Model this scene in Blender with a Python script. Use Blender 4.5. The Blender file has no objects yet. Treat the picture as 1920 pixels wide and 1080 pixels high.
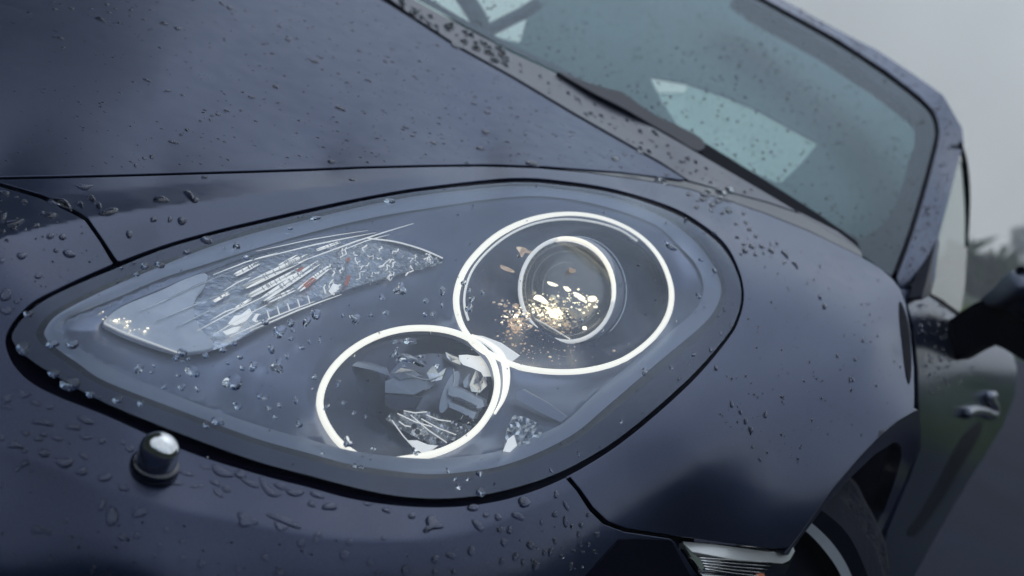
import bpy, bmesh, math, random
import numpy as np
from mathutils import Vector
from mathutils.geometry import delaunay_2d_cdt
random.seed(7); rng = np.random.default_rng(7)
C = bpy.context.scene.collection
SC = bpy.context.scene
# ------------------------------------------------------------------ camera
CAM = np.array([-1.729, -1.219, 0.994]); FPX = 2806.0
yaw, pit, rol = np.radians([22.0, -7.9, 23.2])
FW = np.array([np.cos(pit)*np.cos(yaw), np.cos(pit)*np.sin(yaw), np.sin(pit)])
_r = np.cross(FW, [0, 0, 1]); _r /= np.linalg.norm(_r); _u = np.cross(_r, FW)
RT = _r*np.cos(rol) + _u*np.sin(rol); UP = -_r*np.sin(rol) + _u*np.cos(rol)
cd = bpy.data.cameras.new("camera"); cam = bpy.data.objects.new("camera", cd); C.objects.link(cam)
from mathutils import Matrix
M = Matrix(((RT[0], UP[0], -FW[0], CAM[0]), (RT[1], UP[1], -FW[1], CAM[1]), (RT[2], UP[2], -FW[2], CAM[2]), (0, 0, 0, 1)))
cam.matrix_world = M
cd.sensor_width = 36; cd.lens = FPX/1920*36; cd.clip_start = 0.05; cd.clip_end = 5000
cd.dof.use_dof = True; cd.dof.focus_distance = 1.38; cd.dof.aperture_fstop = 6.3
SC.camera = cam
# ------------------------------------------------------------------ world, sun
SUN_EL, SUN_AZ = math.radians(60), math.radians(18)      # azimuth measured from +X towards +Y
w = bpy.data.worlds.new("World"); SC.world = w; w.use_nodes = True
nt = w.node_tree; nt.nodes.clear()
def N(t, **k):
    n = nt.nodes.new(t)
    for a, b in k.items(): setattr(n, a, b)
    return n
L = lambda a, b: nt.links.new(a, b)
out = N("ShaderNodeOutputWorld"); bg = N("ShaderNodeBackground"); bg.inputs[1].default_value = 0.1
sky = N("ShaderNodeTexSky", sky_type='NISHITA', sun_disc=False, sun_elevation=SUN_EL, sun_rotation=math.pi/2-SUN_AZ,
        air_density=1.0, dust_density=4.0, ozone_density=1.0)
tc = N("ShaderNodeTexCoord"); sep = N("ShaderNodeSeparateXYZ"); L(tc.outputs["Generated"], sep.inputs[0])
ramp = N("ShaderNodeValToRGB"); L(sep.outputs[2], ramp.inputs[0])
SKY_K = 10.0
e = ramp.color_ramp.elements
def kel(i, p, c):
    el = e[i] if i < len(e) else e.new(p)
    el.position = p; el.color = (*c, 1)
kel(0, 0.0, (0.74, 0.80, 0.82)); kel(1, 1.0, (0.60, 0.71, 0.86)); 
x = e.new(0.20); x.color = (0.80, 0.86, 0.88, 1)
x = e.new(0.50); x.color = (0.48, 0.58, 0.73, 1)
# soft cloud mottling
nz = N("ShaderNodeTexNoise"); nz.inputs["Scale"].default_value = 2.6; nz.inputs["Detail"].default_value = 4
L(tc.outputs["Generated"], nz.inputs[0])
mr = N("ShaderNodeMapRange"); mr.inputs[1].default_value = .3; mr.inputs[2].default_value = .7; mr.inputs[3].default_value = SKY_K*.72; mr.inputs[4].default_value = SKY_K*1.22
L(nz.outputs[0], mr.inputs[0])
# unseen bright patch added to the cloud to brighten the headlamp cover
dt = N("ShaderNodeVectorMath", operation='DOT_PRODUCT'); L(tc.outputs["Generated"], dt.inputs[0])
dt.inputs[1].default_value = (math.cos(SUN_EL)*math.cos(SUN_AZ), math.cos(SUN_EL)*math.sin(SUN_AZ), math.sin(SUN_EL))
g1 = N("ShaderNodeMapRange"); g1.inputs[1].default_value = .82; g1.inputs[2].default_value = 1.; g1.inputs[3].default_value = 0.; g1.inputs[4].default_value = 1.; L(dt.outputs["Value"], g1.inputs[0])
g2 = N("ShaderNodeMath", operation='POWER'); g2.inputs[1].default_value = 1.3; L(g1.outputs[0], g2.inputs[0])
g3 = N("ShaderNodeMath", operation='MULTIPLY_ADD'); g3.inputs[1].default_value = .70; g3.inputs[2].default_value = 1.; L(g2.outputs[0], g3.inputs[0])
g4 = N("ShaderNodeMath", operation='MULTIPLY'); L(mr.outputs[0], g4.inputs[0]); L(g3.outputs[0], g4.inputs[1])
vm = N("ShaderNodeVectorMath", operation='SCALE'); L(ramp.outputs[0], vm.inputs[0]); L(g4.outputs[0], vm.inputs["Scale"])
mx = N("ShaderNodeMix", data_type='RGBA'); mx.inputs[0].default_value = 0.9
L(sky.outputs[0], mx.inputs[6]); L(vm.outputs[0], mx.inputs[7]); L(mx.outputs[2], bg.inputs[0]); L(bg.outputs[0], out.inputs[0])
sd = bpy.data.lights.new("sun", 'SUN'); sd.energy = 0.5; sd.angle = math.radians(150); sd.color = (1, .97, .92)
so = bpy.data.objects.new("sun", sd); C.objects.link(so)
so.rotation_euler = (math.radians(90)-SUN_EL, 0, SUN_AZ+math.pi/2)      # the lamp shines from behind the car, through cloud
SC.view_settings.view_transform = 'Standard'; SC.view_settings.look = 'None'
SC.view_settings.exposure = 0.0; SC.view_settings.gamma = 1
try:
    SC.cycles.use_denoising = True; SC.cycles.max_bounces = 14; SC.cycles.transparent_max_bounces = 16
    SC.cycles.transmission_bounces = 10; SC.cycles.glossy_bounces = 8; SC.cycles.sample_clamp_indirect = 6.0
except Exception: pass
# ------------------------------------------------------------------ materials
MATS = {}
def mat(name, col=(.5, .5, .5), rough=.5, metal=0., coat=0., coat_rough=.03, trans=0., ior=1.5, emit=None, estr=0., spec=.5,
        noise=None, bump=None):
    m = bpy.data.materials.new(name); m.use_nodes = True; t = m.node_tree; p = t.nodes["Principled BSDF"]
    s = p.inputs
    s["Base Color"].default_value = (*col, 1); s["Roughness"].default_value = rough; s["Metallic"].default_value = metal
    s["Coat Weight"].default_value = coat; s["Coat Roughness"].default_value = coat_rough
    s["Transmission Weight"].default_value = trans; s["IOR"].default_value = ior; s["Specular IOR Level"].default_value = spec
    if emit: s["Emission Color"].default_value = (*emit, 1); s["Emission Strength"].default_value = estr
    if noise or bump:
        tcn = t.nodes.new("ShaderNodeTexCoord")
    if noise:      # (scale, second colour, detail)
        nn = t.nodes.new("ShaderNodeTexNoise"); nn.inputs["Scale"].default_value = noise[0]; nn.inputs["Detail"].default_value = noise[2]
        t.links.new(tcn.outputs["Object"], nn.inputs[0])
        rp = t.nodes.new("ShaderNodeValToRGB"); rp.color_ramp.elements[0].position = .35; rp.color_ramp.elements[1].position = .65
        rp.color_ramp.elements[0].color = (*col, 1); rp.color_ramp.elements[1].color = (*noise[1], 1)
        t.links.new(nn.outputs[0], rp.inputs[0]); t.links.new(rp.outputs[0], s["Base Color"])
    if bump:       # (scale, strength, distance)
        bn = t.nodes.new("ShaderNodeTexNoise"); bn.inputs["Scale"].default_value = bump[0]; bn.inputs["Detail"].default_value = 4
        t.links.new(tcn.outputs["Object"], bn.inputs[0])
        b = t.nodes.new("ShaderNodeBump"); b.inputs["Strength"].default_value = bump[1]; b.inputs["Distance"].default_value = bump[2]
        t.links.new(bn.outputs[0], b.inputs["Height"]); t.links.new(b.outputs[0], s["Normal"])
    MATS[name] = m; return m
paint = mat("paint", (.040, .047, .095), .40, .85, .78, .05)
paint.node_tree.nodes["Principled BSDF"].inputs["Specular Tint"].default_value = (.55, .67, .92, 1)
def paint_detail(paint, c0, c1):
    t = paint.node_tree; p = t.nodes["Principled BSDF"]
    tcn = t.nodes.new("ShaderNodeTexCoord")
    n1 = t.nodes.new("ShaderNodeTexNoise"); n1.inputs["Scale"].default_value = 38; n1.inputs["Detail"].default_value = 6
    t.links.new(tcn.outputs["Object"], n1.inputs[0])
    r1 = t.nodes.new("ShaderNodeMapRange"); r1.inputs[1].default_value = .3; r1.inputs[2].default_value = .7
    r1.inputs[3].default_value = c0; r1.inputs[4].default_value = c1
    t.links.new(n1.outputs[0], r1.inputs[0]); t.links.new(r1.outputs[0], p.inputs["Coat Roughness"])
    n2 = t.nodes.new("ShaderNodeTexNoise"); n2.inputs["Scale"].default_value = 900; n2.inputs["Detail"].default_value = 2
    t.links.new(tcn.outputs["Object"], n2.inputs[0])
    r2 = t.nodes.new("ShaderNodeValToRGB"); r2.color_ramp.elements[0].color = (.014, .022, .056, 1); r2.color_ramp.elements[1].color = (.025, .032, .070, 1)
    r2.color_ramp.elements[0].position = .35; r2.color_ramp.elements[1].position = .68
    t.links.new(n2.outputs[0], r2.inputs[0]); t.links.new(r2.outputs[0], p.inputs["Base Color"])
paint_detail(paint, .14, .23)
paint_wet = mat("paint_wet_film", (.040, .047, .095), .42, .85, .78, .05)
paint_wet.node_tree.nodes["Principled BSDF"].inputs["Specular Tint"].default_value = (.55, .67, .92, 1)
paint_detail(paint_wet, .27, .38)
rubber = mat("rubber", (.0008, .0012, .008), .6, spec=.04)
black_gloss = mat("black_gloss", (.004, .006, .02), .18, coat=.4)
plastic = mat("dark_plastic", (.006, .008, .022), .45, spec=.3, bump=(300, .1, .001))
border_m = mat("lens_border", (.010, .022, .075), .35, spec=.3)
groove_m = mat("lens_groove", (.002, .005, .022), .5, spec=.2)
ledge_m = mat("lamp_ledge", (.36, .39, .47), .35, .3)
housing_m = mat("lamp_housing", (.25, .275, .36), .28, .6, bump=(9, .12, .01))
well_m = mat("lamp_well", (.06, .075, .135), .22, .6)
chrome = mat("chrome", (.80, .80, .78), .06, 1.)
chrome_soft = mat("chrome_soft", (.62, .63, .64), .2, 1.)
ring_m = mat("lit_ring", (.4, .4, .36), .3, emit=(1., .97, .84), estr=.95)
glint_m = mat("glint_glow", (.85, .86, .85), .25, emit=(1., .98, .90), estr=.42)  # emission stands in for white glints on chrome and clear parts
frost_m = mat("frosted_plastic", (.90, .91, .92), .35, noise=(40, (.74, .76, .80), 3), coat=.5)
orange_m = mat("amber_plastic", (.75, .22, .12), .3)
warm_m = mat("warm_bulb", (.9, .8, .6), .3, emit=(1., .84, .55), estr=2.2)
tyre_m = mat("tyre_rubber", (.004, .006, .018), .7, spec=.2, bump=(60, .3, .003))
tread_m = mat("tyre_tread", (.008, .010, .022), .85, spec=.15, noise=(90, (.035, .036, .045), 5), bump=(150, 1., .006))
rim_m = mat("alloy_rim", (.80, .84, .86), .35, .2)
def clear(name, tint, gloss_rough=.0, ior=1.45):
    m = bpy.data.materials.new(name); m.use_nodes = True; t = m.node_tree; t.nodes.clear()
    o = t.nodes.new("ShaderNodeOutputMaterial"); mixn = t.nodes.new("ShaderNodeMixShader")
    tr = t.nodes.new("ShaderNodeBsdfTransparent"); tr.inputs[0].default_value = (*tint, 1)
    gl = t.nodes.new("ShaderNodeBsdfGlossy"); gl.inputs["Roughness"].default_value = gloss_rough
    fr = t.nodes.new("ShaderNodeFresnel"); fr.inputs[0].default_value = ior
    t.links.new(fr.outputs[0], mixn.inputs[0]); t.links.new(tr.outputs[0], mixn.inputs[1]); t.links.new(gl.outputs[0], mixn.inputs[2])
    t.links.new(mixn.outputs[0], o.inputs[0]); return m
lens_m = clear("clear_cover", (.92, .95, .99), .02, 1.50); lens_m.node_tree.nodes["Glossy BSDF"].inputs[0].default_value = (.80, .89, 1., 1)
glass_m = clear("windscreen_glass", (.76, .95, .90), .02, 1.38); glass_m.node_tree.nodes["Glossy BSDF"].inputs[0].default_value = (.82, .92, 1., 1)
side_glass_m = clear("side_glass", (.35, .48, .46), .01, 1.9)
bulb_glass_m = clear("bulb_glass", (.93, .92, .88), .0, 1.18)
water_m = mat("water", (.92, .95, 1.), 0., trans=1., ior=1.333)
# ------------------------------------------------------------------ surface maths: real depths (metres) of points of the car body
def pts_px(x, y, d):
    x = np.asarray(x, float); y = np.asarray(y, float); d = np.asarray(d, float)
    return CAM + (FW + RT*((x-960)/FPX)[..., None] - UP*((y-540)/FPX)[..., None])*d[..., None]
class TPS:                                   # smooth surface through measured depths (thin plate in inverse depth)
    def __init__(s, P, lam=2e-4):
        P = np.array(P, float); s.p = P[:, :2]/1000.; n = len(P); K = s.k(s.p) + lam*np.eye(n)
        A = np.zeros((n+3, n+3)); A[:n, :n] = K; A[:n, n] = 1; A[:n, n+1:] = s.p; A[n:, :n] = A[:n, n:].T
        s.c = np.linalg.solve(A, np.concatenate([1/P[:, 2], [0, 0, 0]]))
    def k(s, q):
        r2 = ((q[:, None, :]-s.p[None])**2).sum(-1); return np.where(r2 > 0, .5*r2*np.log(r2+1e-12), 0.)
    def __call__(s, x, y):
        x = np.asarray(x, float); y = np.asarray(y, float); q = np.stack([x.ravel(), y.ravel()], 1)/1000.
        o = []
        for i in range(0, len(q), 20000):
            b = q[i:i+20000]; o.append(s.k(b)@s.c[:-3] + s.c[-3] + b@s.c[-2:])
        return (1/np.concatenate(o)).reshape(x.shape)
def seg_dist(x, y, line):                    # distance to a polyline and position along it
    x = np.asarray(x, float).ravel(); y = np.asarray(y, float).ravel(); best = np.full(x.shape, 1e9)
    for (ax, ay), (bx, by) in zip(line[:-1], line[1:]):
        dx, dy = bx-ax, by-ay; t = np.clip(((x-ax)*dx+(y-ay)*dy)/(dx*dx+dy*dy), 0, 1)
        best = np.minimum(best, np.hypot(x-ax-t*dx, y-ay-t*dy))
    return best
def spline(P, n=8, closed=False):
    P = np.array(P, float); m = len(P); o = []
    for i in range(m if closed else m-1):
        if closed: a, b, c, d = P[(i-1) % m], P[i], P[(i+1) % m], P[(i+2) % m]
        else: a, b, c, d = P[max(i-1, 0)], P[i], P[i+1], P[min(i+2, m-1)]
        for t in np.arange(n)/n:
            o.append(.5*((2*b)+(c-a)*t+(2*a-5*b+4*c-d)*t*t+(3*b-a-3*c+d)*t**3))
    if not closed: o.append(P[-1])
    return np.array(o)
bonW = lambda x, y: 1/(.60079-.00023833*x+.0005387*y)
ctl = []
for (x, y) in [(-250, -250), (-250, 100), (-250, 335), (0, 0), (0, 200), (0, 330), (250, -200), (300, 150), (300, 320), (600, 0), (600, 180), (600, 310), (600, -200),
               (900, 130), (900, 305), (1150, 270), (1000, 200)]:
    k = 1.0
    if 100 < x < 1000 and 50 < y < 260: k = .990
    if x < 50: k = 1.004
    ctl.append((x, y, bonW(x, y)*k))
ctl += [(0, 450, 1.170), (0, 620, 1.105), (0, 840, 1.055), (0, 1080, 1.002), (300, 1050, 1.020), (-250, 620, 1.06), (-250, 1080, .99), (0, 1300, 1.0), (600, 1300, 1.085), (1100, 1300, 1.27),
        (300, 450, 1.275), (600, 380, 1.475), (800, 345, 1.625), (960, 333, 1.745), (1160, 355, 1.845), (1317, 420, 1.835), (1390, 550, 1.735),
        (1298, 717, 1.50), (1112, 868, 1.325), (955, 936, 1.222), (805, 950, 1.163), (655, 935, 1.128), (480, 890, 1.100), (350, 848, 1.086), (200, 781, 1.080), (100, 740, 1.085),
        (500, 620, 1.212), (800, 620, 1.335), (1100, 600, 1.505), (1250, 560, 1.645), (300, 620, 1.165),
        (1235, 342, 2.04), (1372, 380, 2.10), (1435, 400, 2.13), (1515, 432, 2.17), (1610, 478, 2.22), (1287, 275, 2.25), (1440, 345, 2.27), (960, 100, 2.36), (780, 0, 2.42),
        (1420, 450, 1.97), (1500, 520, 1.90), (1600, 560, 1.96), (1690, 545, 2.14), (1450, 650, 1.68), (1550, 650, 1.76), (1650, 650, 1.87), (1700, 650, 1.99),
        (1300, 850, 1.43), (1450, 850, 1.56), (1600, 800, 1.70), (1690, 760, 1.82), (1264, 1000, 1.40), (1435, 1024, 1.52), (1485, 1015, 1.56), (1565, 910, 1.63),
        (1100, 1000, 1.275), (780, 1012, 1.125), (400, 970, 1.060), (1000, 1080, 1.205), (600, 1080, 1.072), (1264, 1080, 1.40), (1500, 1200, 1.58)]
F = TPS(ctl)
CREASE_UP = spline([(-260, 500), (0, 447), (75, 428), (150, 413), (275, 392), (480, 365), (605, 350), (705, 340), (805, 331), (900, 325)], 6)
GROOVE = spline([(-100, 372), (92, 365), (200, 357), (350, 345), (475, 331), (580, 322), (680, 316)], 6)
CREASE_LO = spline([(-200, 780), (0, 840), (100, 875), (200, 915), (300, 947), (400, 970), (475, 987), (580, 1005), (680, 1014), (780, 1012), (880, 997), (955, 972), (1035, 938), (1090, 912), (1170, 868)], 6)
def depth_front(x, y):
    x = np.asarray(x, float); y = np.asarray(y, float); d = F(x, y)
    m = np.clip((960-x)/380, 0, 1); a = seg_dist(x, y, CREASE_UP).reshape(x.shape)*d/FPX
    d = d-m*.016*np.exp(-np.sqrt(a*a+.0010**2)/.021)
    m = np.clip((700-x)/250, 0, 1)*np.clip((x+40)/200, 0, 1); a = seg_dist(x, y, GROOVE).reshape(x.shape)*d/FPX
    d = d+m*.0035*np.exp(-np.sqrt(a*a+.0015**2)/.012)
    m = np.clip((1180-x)/200, 0, 1); a = seg_dist(x, y, CREASE_LO).reshape(x.shape)*d/FPX
    m = m*np.clip(.45+x/900, .35, 1); d = d-m*.010*np.exp(-np.sqrt(a*a+.0032**2)/.034)
    return d
def S(x, y, off=0., D=depth_front):          # point of the surface, pushed off metres further along its line of sight
    x = np.asarray(x, float); y = np.asarray(y, float); return pts_px(x, y, D(x, y)+off)
def nrm(x, y, D=depth_front, h=1.5):
    x = np.asarray(x, float); y = np.asarray(y, float)
    a = S(x+h, y, 0, D)-S(x-h, y, 0, D); b = S(x, y+h, 0, D)-S(x, y-h, 0, D)
    n = np.cross(a, b); n /= np.linalg.norm(n, axis=-1, keepdims=True)
    v = CAM-S(x, y, 0, D); s = np.sign((n*v).sum(-1, keepdims=True)); return n*np.where(s == 0, 1, s)
# ------------------------------------------------------------------ object helpers
def link(name, me, m, parent=None):
    o = bpy.data.objects.new(name, me); C.objects.link(o)
    if m: me.materials.append(m)
    if parent: o.parent = parent
    return o
WORG = {}
def empty(name, loc=(0, 0, 0)):
    o = bpy.data.objects.new(name, None); C.objects.link(o); o.location = loc; WORG[o.name] = np.array(loc, float); return o
def tag(o, label=None, cat=None, group=None, kind=None):
    if label: o["label"] = label
    if cat: o["category"] = cat
    if group: o["group"] = group
    if kind: o["kind"] = kind
    return o
def mesh(name, V, Fc, m, parent=None, normals=None, smooth=True, origin=None):
    V = np.array(V, float)
    org = np.array(origin if origin is not None else V.mean(0))
    if parent is not None and origin is None: org = V.mean(0)
    me = bpy.data.meshes.new(name); me.from_pydata([tuple(v) for v in V-org], [], [tuple(int(i) for i in f) for f in Fc]); me.update()
    if smooth: me.polygons.foreach_set("use_smooth", [True]*len(me.polygons))
    if normals is not None: me.normals_split_custom_set_from_vertices([tuple(n) for n in normals])
    o = link(name, me, m, parent); o.location = org-(WORG[parent.name] if parent else 0.); WORG[o.name] = org
    return o
def inside(px, py, poly):
    px = np.asarray(px); py = np.asarray(py); r = np.zeros(px.shape, bool); n = len(poly); j = n-1
    for i in range(n):
        xi, yi = poly[i]; xj, yj = poly[j]
        if yi != yj: r ^= ((yi > py) != (yj > py)) & (px < (xj-xi)*(py-yi)/(yj-yi)+xi)
        j = i
    return r
def resample(poly, step, closed=True):
    P = np.array(poly, float); Q = np.vstack([P, P[:1]]) if closed else P
    s = np.concatenate([[0], np.cumsum(np.hypot(*np.diff(Q, axis=0).T))]); n = max(3, int(s[-1]/step))
    t = np.linspace(0, s[-1], n+1)[:-1] if closed else np.linspace(0, s[-1], n+1)
    return np.stack([np.interp(t, s, Q[:, 0]), np.interp(t, s, Q[:, 1])], 1)
def panel(name, poly, m, parent=None, step=12, off=0., D=depth_front, holes=(), rim=.012, rnd=.5, edge=5, offf=None, raw=False):
    """sheet metal cut to an outline, with turned edges"""
    B = resample(poly, edge); loops = [B]+[resample(h, edge) for h in holes]
    x0, y0 = B.min(0); x1, y1 = B.max(0)
    gx, gy = np.meshgrid(np.arange(x0, x1, step), np.arange(y0, y1, step*.866)); gx = gx+((np.arange(gx.shape[0]) % 2)*step/2)[:, None]
    gx, gy = gx.ravel(), gy.ravel(); k = inside(gx, gy, B)
    for h in loops[1:]: k &= ~inside(gx, gy, h)
    gx, gy = gx[k], gy[k]
    dm = np.full(len(gx), 1e9)
    for l in loops: dm = np.minimum(dm, seg_dist(gx, gy, np.vstack([l, l[:1]])))
    k = dm > step*.45; gx, gy = gx[k], gy[k]
    pts = [Vector(p) for l in loops for p in l]+[Vector((a, b)) for a, b in zip(gx, gy)]
    ed = []; c = 0
    for l in loops: ed += [(c+i, c+(i+1) % len(l)) for i in range(len(l))]; c += len(l)
    v2, _, fc, *_ = delaunay_2d_cdt(pts, ed, [], 0, 1e-4)
    v2 = np.array([tuple(v) for v in v2]); fc = np.array([f for f in fc if len(f) == 3])
    ce = v2[fc].mean(1); k = inside(ce[:, 0], ce[:, 1], B)
    for h in loops[1:]: k &= ~inside(ce[:, 0], ce[:, 1], h)
    fc = fc[k]
    a, b, c3 = v2[fc[:, 0]], v2[fc[:, 1]], v2[fc[:, 2]]
    ar = (b[:, 0]-a[:, 0])*(c3[:, 1]-a[:, 1])-(b[:, 1]-a[:, 1])*(c3[:, 0]-a[:, 0])
    fc[ar > 0] = fc[ar > 0][:, ::-1]                       # facing the outside
    of = off if offf is None else offf(v2[:, 0], v2[:, 1])
    V = S(v2[:, 0], v2[:, 1], of, D)
    if offf is None: n = nrm(v2[:, 0], v2[:, 1], D)
    else:
        D2 = lambda x, y: D(x, y)+offf(x, y); n = nrm(v2[:, 0], v2[:, 1], D2)
    V = list(V); n = list(n); fc = [tuple(f) for f in fc]
    # turned edge along every open boundary edge
    cnt = {}
    for f in fc:
        for i in range(3): cnt[(f[i], f[(i+1) % 3])] = 1
    bd = [(i, j) for (i, j) in cnt if (j, i) not in cnt]
    if rim:
        newv = {}
        outn = {}
        for i, j in bd:
            t = v2[j]-v2[i]; o = np.array([-t[1], t[0]])    # outward in the outline's plane (image y runs down, faces wound backwards)
            for q in (i, j): outn[q] = outn.get(q, 0)+o/(np.hypot(*o)+1e-9)
        idx = sorted(outn)
        ov = np.array([outn[q] for q in idx]); ov /= (np.linalg.norm(ov, axis=1, keepdims=True)+1e-9)
        P0 = np.array([V[q] for q in idx]); xy = v2[idx]; dd = D(xy[:, 0], xy[:, 1])
        o3 = RT[None]*ov[:, :1]-UP[None]*ov[:, 1:2]
        n0 = np.array([n[q] for q in idx]); o3 = o3-n0*(o3*n0).sum(1, keepdims=True); o3 /= np.linalg.norm(o3, axis=1, keepdims=True)+1e-9
        r = min(.0009, rim/4)
        A = P0+o3*r*.7-n0*r*.35; Bv = P0+o3*r-n0*r*1.2; Cv = P0+o3*r-n0*rim
        nA = n0*.72+o3*.7; nB = o3; 
        base = len(V)
        for q in range(len(idx)): newv[idx[q]] = base+3*q
        for q in range(len(idx)):
            V += [A[q], Bv[q], Cv[q]]; n += [nA[q]/np.linalg.norm(nA[q]), o3[q], o3[q]]
        for i, j in bd:
            a, b = newv[i], newv[j]
            fc += [(j, i, a, b), (b, a, a+1, b+1), (b+1, a+1, a+2, b+2)]
    if raw: return V, fc, n
    return mesh(name, V, fc, m, parent, normals=n)
def strip(name, A, B, m, parent=None, closed=True, mid=None):
    """ribbon between two loops of 3-D points (optionally through more loops)"""
    rows = [np.array(A)]+([np.array(q) for q in mid] if mid else [])+[np.array(B)]; n = len(A); V = np.vstack(rows); f = []
    for r in range(len(rows)-1):
        for i in range(n if closed else n-1):
            j = (i+1) % n; f.append((r*n+i, r*n+j, (r+1)*n+j, (r+1)*n+i))
    return mesh(name, V, f, m, parent)
def tube(name, P, r, m, parent=None, closed=False, k=8, flat=1., taper=None):
    P = np.array(P, float); n = len(P); V = []; f = []
    T = np.gradient(P, axis=0) if not closed else np.roll(P, -1, 0)-np.roll(P, 1, 0)
    T /= np.linalg.norm(T, axis=1, keepdims=True)+1e-12
    up = CAM-P; a = np.cross(T, up); a /= np.linalg.norm(a, axis=1, keepdims=True)+1e-12; b = np.cross(a, T)
    for i in range(n):
        rr = r if taper is None else r*taper(i/(n-1))
        for q in range(k):
            t = 2*math.pi*q/k; V.append(P[i]+a[i]*rr*math.cos(t)+b[i]*rr*flat*math.sin(t))
    for i in range(n if closed else n-1):
        for q in range(k):
            j = (i+1) % n; f.append((i*k+q, i*k+(q+1) % k, j*k+(q+1) % k, j*k+q))
    if not closed: f += [tuple(range(k))[::-1], tuple((n-1)*k+q for q in range(k))]
    return mesh(name, V, f, m, parent)
# ------------------------------------------------------------------ the place: ground, road, verge, hills
def struct(name, V, Fc, m, smooth=False):
    o = mesh(name, V, Fc, m, None, smooth=smooth, origin=(0, 0, 0)); o["kind"] = 'structure'; return o
asphalt = mat("asphalt", (.004, .007, .024), .8, spec=.12, noise=(1.3, (.009, .013, .036), 8), bump=(220, .6, .004))
soil_m = mat("verge_soil", (.030, .040, .018), .9, noise=(.8, (.05, .07, .02), 6))
hill_m = mat("added_bank_ground", (.022, .034, .022), .95, noise=(.09, (.05, .065, .04), 9), bump=(.3, 1., 2.))
leaf_m = mat("leaves", (.018, .036, .016), .8, noise=(.5, (.045, .075, .02), 4))
bark_m = mat("bark", (.05, .045, .04), .9)
grass_m = mat("grass_blades", (.12, .20, .012), .7, noise=(2., (.19, .28, .02), 3))
def disc(z, r0, r1, n=96, rings=10):
    V = []; f = []
    rr = np.geomspace(max(r0, .5), r1, rings)
    V.append((0, 0, z))
    for r in rr:
        for i in range(n): V.append((r*math.cos(2*math.pi*i/n), r*math.sin(2*math.pi*i/n), z))
    for i in range(n): f.append((0, 1+i, 1+(i+1) % n))
    for q in range(rings-1):
        for i in range(n):
            a = 1+q*n; f.append((a+i, a+n+i, a+n+(i+1) % n, a+(i+1) % n))
    return V, f
struct("ground", *disc(-.12, 1, 118), soil_m)
# ------------------------------------------------------------------ the car
CAR = empty("parked_car", (0, -.4, 0))
tag(CAR, "wet dark grey sports saloon with teardrop headlamp lit", "car")
# stations around the headlamp: five loops (opening, cover edge, border, groove, ledge)
ST = [((10, 627), (24, 625), (68, 620), (84, 620), (112, 616)), ((50, 573), (60, 580), (92, 590), (102, 595), (125, 597)),
 ((107, 540), (115, 547), (140, 562), (147, 568), (165, 578)), ((200, 498), (206, 508), (212, 527), (216, 535), (225, 553)),
 ((300, 460), (300, 470), (300, 492), (300, 500), (302, 520)), ((390, 434), (390, 443), (390, 457), (390, 464), (392, 490)),
 ((480, 412), (480, 421), (480, 427), (480, 436), (482, 462)), ((605, 384), (605, 393), (605, 398), (605, 405), (606, 427)),
 ((705, 364), (705, 372), (705, 376), (705, 382), (705, 404)), ((800, 349), (800, 357), (800, 361), (800, 365), (800, 388)),
 ((960, 333), (960, 342), (960, 345), (960, 349), (960, 367)), ((1060, 339), (1060, 348), (1060, 352), (1060, 356), (1058, 370)),
 ((1160, 356), (1158, 364), (1157, 368), (1155, 373), (1148, 389)), ((1258, 387), (1252, 395), (1247, 401), (1243, 407), (1230, 420)),
 ((1317, 420), (1311, 427), (1300, 438), (1295, 445), (1276, 460)), ((1362, 459), (1355, 465), (1334, 475), (1327, 481), (1305, 491)),
 ((1387, 507), (1381, 510), (1354, 514), (1346, 516), (1319, 520)), ((1396, 553), (1390, 553), (1362, 550), (1352, 549), (1322, 548)),
 ((1388, 596), (1381, 594), (1351, 586), (1339, 583), (1311, 576)), ((1366, 637), (1359, 633), (1325, 621), (1311, 615), (1284, 604)),
 ((1298, 717), (1289, 711), (1246, 690), (1231, 682), (1205, 667)), ((1190, 813), (1180, 806), (1150, 770), (1139, 761), (1115, 744)),
 ((1112, 868), (1104, 857), (1085, 822), (1078, 812), (1060, 794)), ((1035, 909), (1030, 893), (1015, 858), (1010, 848), (995, 825)),
 ((955, 936), (953, 917), (948, 881), (945, 872), (938, 848)), ((880, 949), (880, 931), (880, 893), (880, 884), (880, 858)),
 ((805, 952), (805, 934), (805, 898), (805, 889), (805, 863)), ((730, 947), (730, 927), (730, 893), (730, 882), (730, 858)),
 ((655, 935), (655, 911), (655, 881), (655, 870), (655, 847)), ((580, 915), (580, 891), (580, 862), (580, 850), (580, 827)),
 ((480, 889), (480, 864), (480, 833), (480, 822), (480, 799)), ((350, 847), (350, 817), (350, 786), (350, 774), (350, 752)),
 ((200, 781), (200, 756), (200, 728), (200, 716), (202, 690)), ((100, 741), (108, 706), (137, 690), (146, 681), (165, 667)),
 ((50, 713), (60, 676), (88, 654), (99, 648), (125, 640)), ((18, 675), (32, 650), (72, 638), (86, 633), (113, 627))]
LP = [spline([s[k] for s in ST], 5, True) for k in range(5)]
NL = len(LP[0])
def arc(i, j):                                   # part of the opening's outline between two stations
    return [tuple(p) for p in LP[0][i*5:j*5+1]] if j > i else [tuple(p) for p in np.vstack([LP[0][i*5:], LP[0][:j*5+1]])]
# bonnet
SEAM_B = [(-260, 334), (0, 330), (120, 328), (250, 325), (350, 322), (475, 318.5), (580, 315), (680, 311), (805, 308), (900, 307), (960, 308.5), (1010, 310), (1160, 321), (1240, 331), (1275, 336)]
bonnet = panel("bonnet", SEAM_B+[(1283, 335), (1235, 306), (1172, 271), (1072, 214), (955, 144), (855, 89), (762, 29), (690, -15), (430, -190), (-260, -190)], paint_wet, CAR, step=16, rim=.022)
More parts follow.
